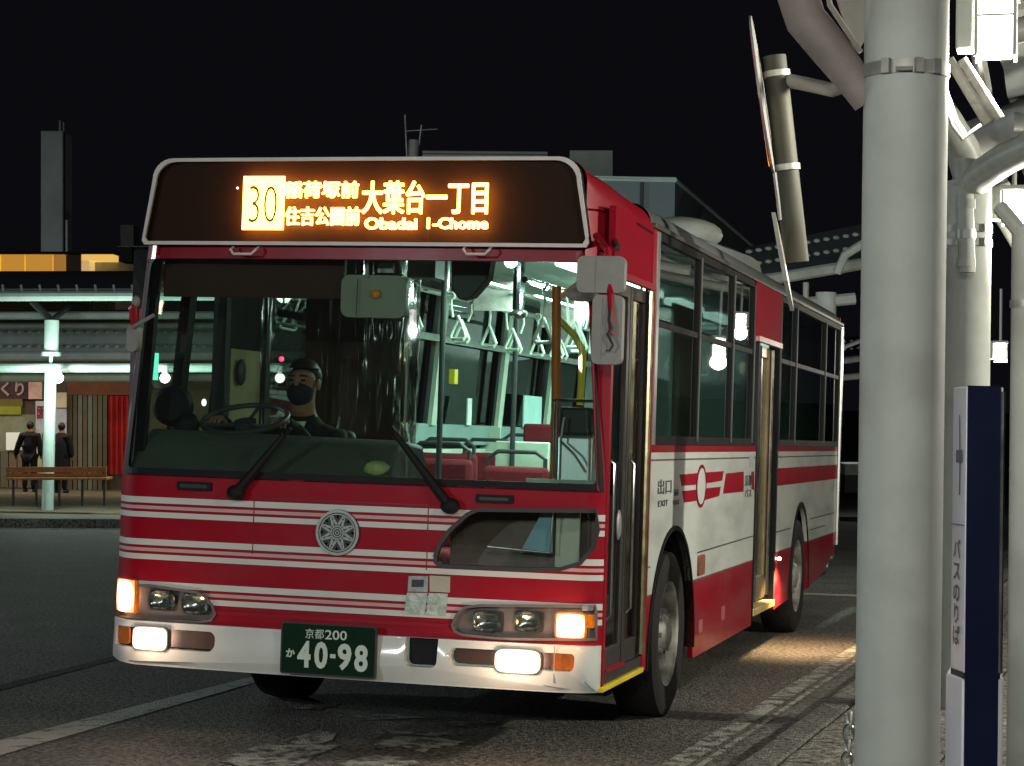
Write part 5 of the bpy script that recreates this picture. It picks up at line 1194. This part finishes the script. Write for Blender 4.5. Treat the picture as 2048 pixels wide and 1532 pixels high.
bbox(134, 762, 300, 790, SD+.8, .2, 'shop_sign', mat('rust_sign', (.14, .045, .02), .6, var=.3), sh_)
rc = mat('red_curtain', (.36, .02, .02), .8, var=.3, scale=3)
q = MB()
for i in range(17): 
    for v in (792, 948): q.v.append(tuple(D(217+i*2.6, v, SD+.5+.06*math.sin(i*1.6))))
for i in range(16): q.f.append((2*i, 2*i+1, 2*i+3, 2*i+2))
fpart(q, 'red_curtain', rc, sh_, smooth=True)
bbox(300, 780, 640, 985, SD+.8, .2, 'shop_front', bpy.data.materials['olive_shutter'], sh_)
lamp_light('AREA', tuple(V(D(60, 740, SD-2))-sh_.location), 150, (1, .86, .62), sh_, 8, (0, .4, -1), sy=1)
# ------------------------------------------------------------------ buildings beyond
ob_ = empty('lit_building', D(100, 545, 70), label='low building above the far canopy roof, orange lamplight put into its fascia as glow', cat='building')
of = emit('orange_lamplight_fascia', (.85, .38, .03), .58)  # emission stands in for lamp light falling on the facade
for u0, u1, c_ in ((-300, -90, 0), (-88, 0, 0), (2, 49, 0), (51, 105, 0), (107, 129, 1)): bbox(u0, 509, u1, 545, 70, 1, 'fascia_panel', (of, emit('dimmer_lamplight_fascia', (.62, .27, .03), .5))[c_], ob_)
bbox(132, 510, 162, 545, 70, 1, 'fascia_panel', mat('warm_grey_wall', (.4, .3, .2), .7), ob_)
bbox(163, 508, 226, 521, 70, 1, 'lit_canopy_edge', emit('orange_lamplight_edge', (.95, .55, .12), .85), ob_)  # edge and pillar emission imitate the same lamplight
bbox(163, 521, 178, 545, 70, 1, 'lit_pillar', emit('pale_lamplight_pillar', (.8, .50, .2), .7), ob_)
bbox(178, 524, 300, 620, 71, 3, 'wall', mat('pale_concrete_wall', (.35, .36, .30), .7), ob_); bbox(-300, 545, 230, 640, 71, 3, 'wall', 'dark', ob_)
bbox(-300, 503, 228, 508, 69.8, 3, 'roof_edge', 'dark', ob_)
tw_ = 1
tw = empty('tower', D(104, 520, 140), label='dim grey rectangular tower against the night sky at the left', cat='building')
bbox(82, 262, 125, 720, 140, 3, 'tower_body', mat('dim_tower_concrete', (.32, .35, .34), .8, var=.2, scale=.4), tw)
bbox(126, 265, 128, 700, 140, .3, 'tower_edge', 'dark', tw); bbox(131, 440, 135, 700, 139, .3, 'mast', 'steel', tw); bbox(118, 240, 121, 262, 140, .3, 'aerial', 'steel', tw); bbox(126, 244, 128, 262, 140, .3, 'aerial', 'steel', tw)
lamp_light('AREA', tuple(D(60, 700, 110)-tw.location), 1500, (.9, .95, .95), tw, 6, tuple(D(104, 420, 140)-D(60, 700, 110)))  # added area light with no fixture, brightens the tower
cb = empty('roof_cabin', D(253, 500, 60), label='small grey box standing on a roof left of the bus display', cat='roof unit')
bbox(241, 450, 267, 492, 60, 1, 'cabin_box', mat('grey_cabin', (.32, .31, .27), .7), cb); bbox(236, 492, 300, 494, 60, 1, 'rail', 'steel', cb); bbox(240, 494, 264, 524, 60.2, 1, 'cabin_base', 'dark', cb)
bbox(264, 494, 290, 524, 60.6, 1, 'cabin_base', 'dark', cb)
# grey building behind the bus with receding flank, cabin and aerial
gb = empty('grey_building', D(1250, 420, 26), label='grey flat-roofed building rising behind the bus with a long receding side', cat='building')
A0, A1 = D(1080, 357, 26), D(1350, 360, 26); Bk = G(1580, 556, A1.z)
wm = mat('blue_grey_panel_wall', (.17, .21, .22), .7, var=.1, scale=.8)
A0.z = A1.z
q = MB(); T = [A0, A1, Bk, Bk+V((-6, 2, 0)), A0+V((-1, 14, 0))]; q = prism(T, 0, A1.z); fpart(q, 'building_body', wm, gb)
e1_ = (A1-A0).normalized(); fpart(MB().tube([A0+V((0, -.03, .0)), A1+V((0, -.03, .0)), Bk], .035, 6), 'roof_edge', 'paleg', gb)
sx_ = A0+(A1-A0)*((1285-1080)/270); fpart(MB().span((sx_.x-.02, sx_.y-.05, 1), (sx_.x+.02, sx_.y-.01, A1.z-.04)), 'panel_joint', 'dark', gb)
bbox(1140, 301, 1225, 357, 28, 1.5, 'roof_cabin', mat('cabin_concrete', (.25, .26, .23), .7), gb)
bbox(770, 316, 1078, 460, 28, 6, 'lower_roof_block', mat('lower_roof_concrete', (.20, .21, .19), .7), gb)
far_tube(845, 304, 1095, 306, 28, .02, 'roof_rail', 'mirror', gb); far_tube(845, 312, 1095, 314, 28, .03, 'roof_rail', 'grey', gb)
far_tube(810, 230, 814, 320, 28, .012, 'aerial', 'steel', gb); far_tube(843, 250, 838, 290, 28, .012, 'aerial', 'steel', gb); far_tube(812, 262, 875, 258, 28, .008, 'aerial', 'steel', gb)
fpart(MB().cyl(D(828, 280, 28), D(826, 318, 28), .07, n=12), 'roof_vent', 'mirror', gb, smooth=True)
lamp_light('AREA', tuple(D(1150, 800, 18)-gb.location+V((0, 0, 1.6))), 130, (.85, 1, .95), gb, 3, (0.1, .9, .3))  # unseen area light without a fixture, added to brighten this building
# canopies behind the bus on the right
def rear_canopy(label, d, v0, s_, u0=1490, u1=1800, power=22):
    c = empty('rear_canopy', D(1660, v0+150, d), label=label, cat='canopy', group='tubular canopies behind the bus')
    c.location.z = .1
    X = lambda v, dv=0: v0+v*s_
    far_tube(u0, X(62)-0, u1, X(10), d, .07, 'front_beam', 'beam', c); far_tube(u0, X(112), u1-90, X(92), d, .07, 'lower_beam', 'beam', c)
    far_tube(u0, X(46), u1, X(-6), d+1, .05, 'roof_beam', 'grey', c)
    q = MB(); q.add([tuple(D(u0, X(-10), d+3)), tuple(D(u1, X(-72), d+3)), tuple(D(u1, X(6), d)), tuple(D(u0, X(48), d))], [(0, 1, 2, 3)]); fpart(q, 'roof', 'roofsheet', c)
    for vv in (-2, 24):
        q = MB()
        for k in range(16): q.ball(D(u0+8+k*(u1-u0)/16, X(vv)-k*3.1*s_, d-.05), (.04, .03, .025), 8, 6)
        tag(fpart(q, 'rafter_ends', 'mirror', c), kind='stuff')
    p = D(1652, X(80), d); fpart(MB().cyl((p.x, p.y, .1), (p.x, p.y, p.z), .12, n=16), 'post', 'pole', c, smooth=True)
    p = D(1612, X(60), d); fpart(MB().cyl((p.x, p.y, p.z-2), (p.x, p.y, p.z), .035, n=10), 'hanger', 'beam', c)
    fpart(MB().tube([D(1675, X(40), d-.5), D(1690, X(5), d-.6), D(1730, X(-20), d-.8)], .05, 8), 'brace', 'beam', c, smooth=True)
    lamp_light('POINT', tuple(D(1700, X(190), d-2)-c.location), power, (.95, 1, .95), c, .1)  # added point light, no fixture modelled, brightens the canopy tubes
rear_canopy('nearer tubular canopy with dotted rafter ends behind the roof of the bus', 24, 505, 1.0)
rear_canopy('farther tubular canopy low behind the rear of the bus', 44, 690, .62, 1640, 1860, 40)
# low far backdrop at the rear right: dark hedge bank and a pale vehicle-like box cabinet
cbn = empty('cabinet', D(1705, 945, 40), label='pale greenish cabinet far behind the rear of the bus', cat='cabinet')
bbox(1690, 928, 1735, 950, 40, 1, 'cabinet_body', mat('pale_green_cabinet', (.35, .42, .35), .6, var=.5, scale=6), cbn); bbox(1690, 950, 1735, 985, 40.1, 1, 'cabinet_base', 'dark', cbn)
tag(MB().box((-8, 150, 1.5), (260, 4, 5.0)).build('dark_hedge', mat('dark_hedge', (.02, .025, .02), .9)), 'long low dark hedge bank closing the far side of the yard', 'hedge')
# sky glow cloud seen faintly above the bus is left to the world colour
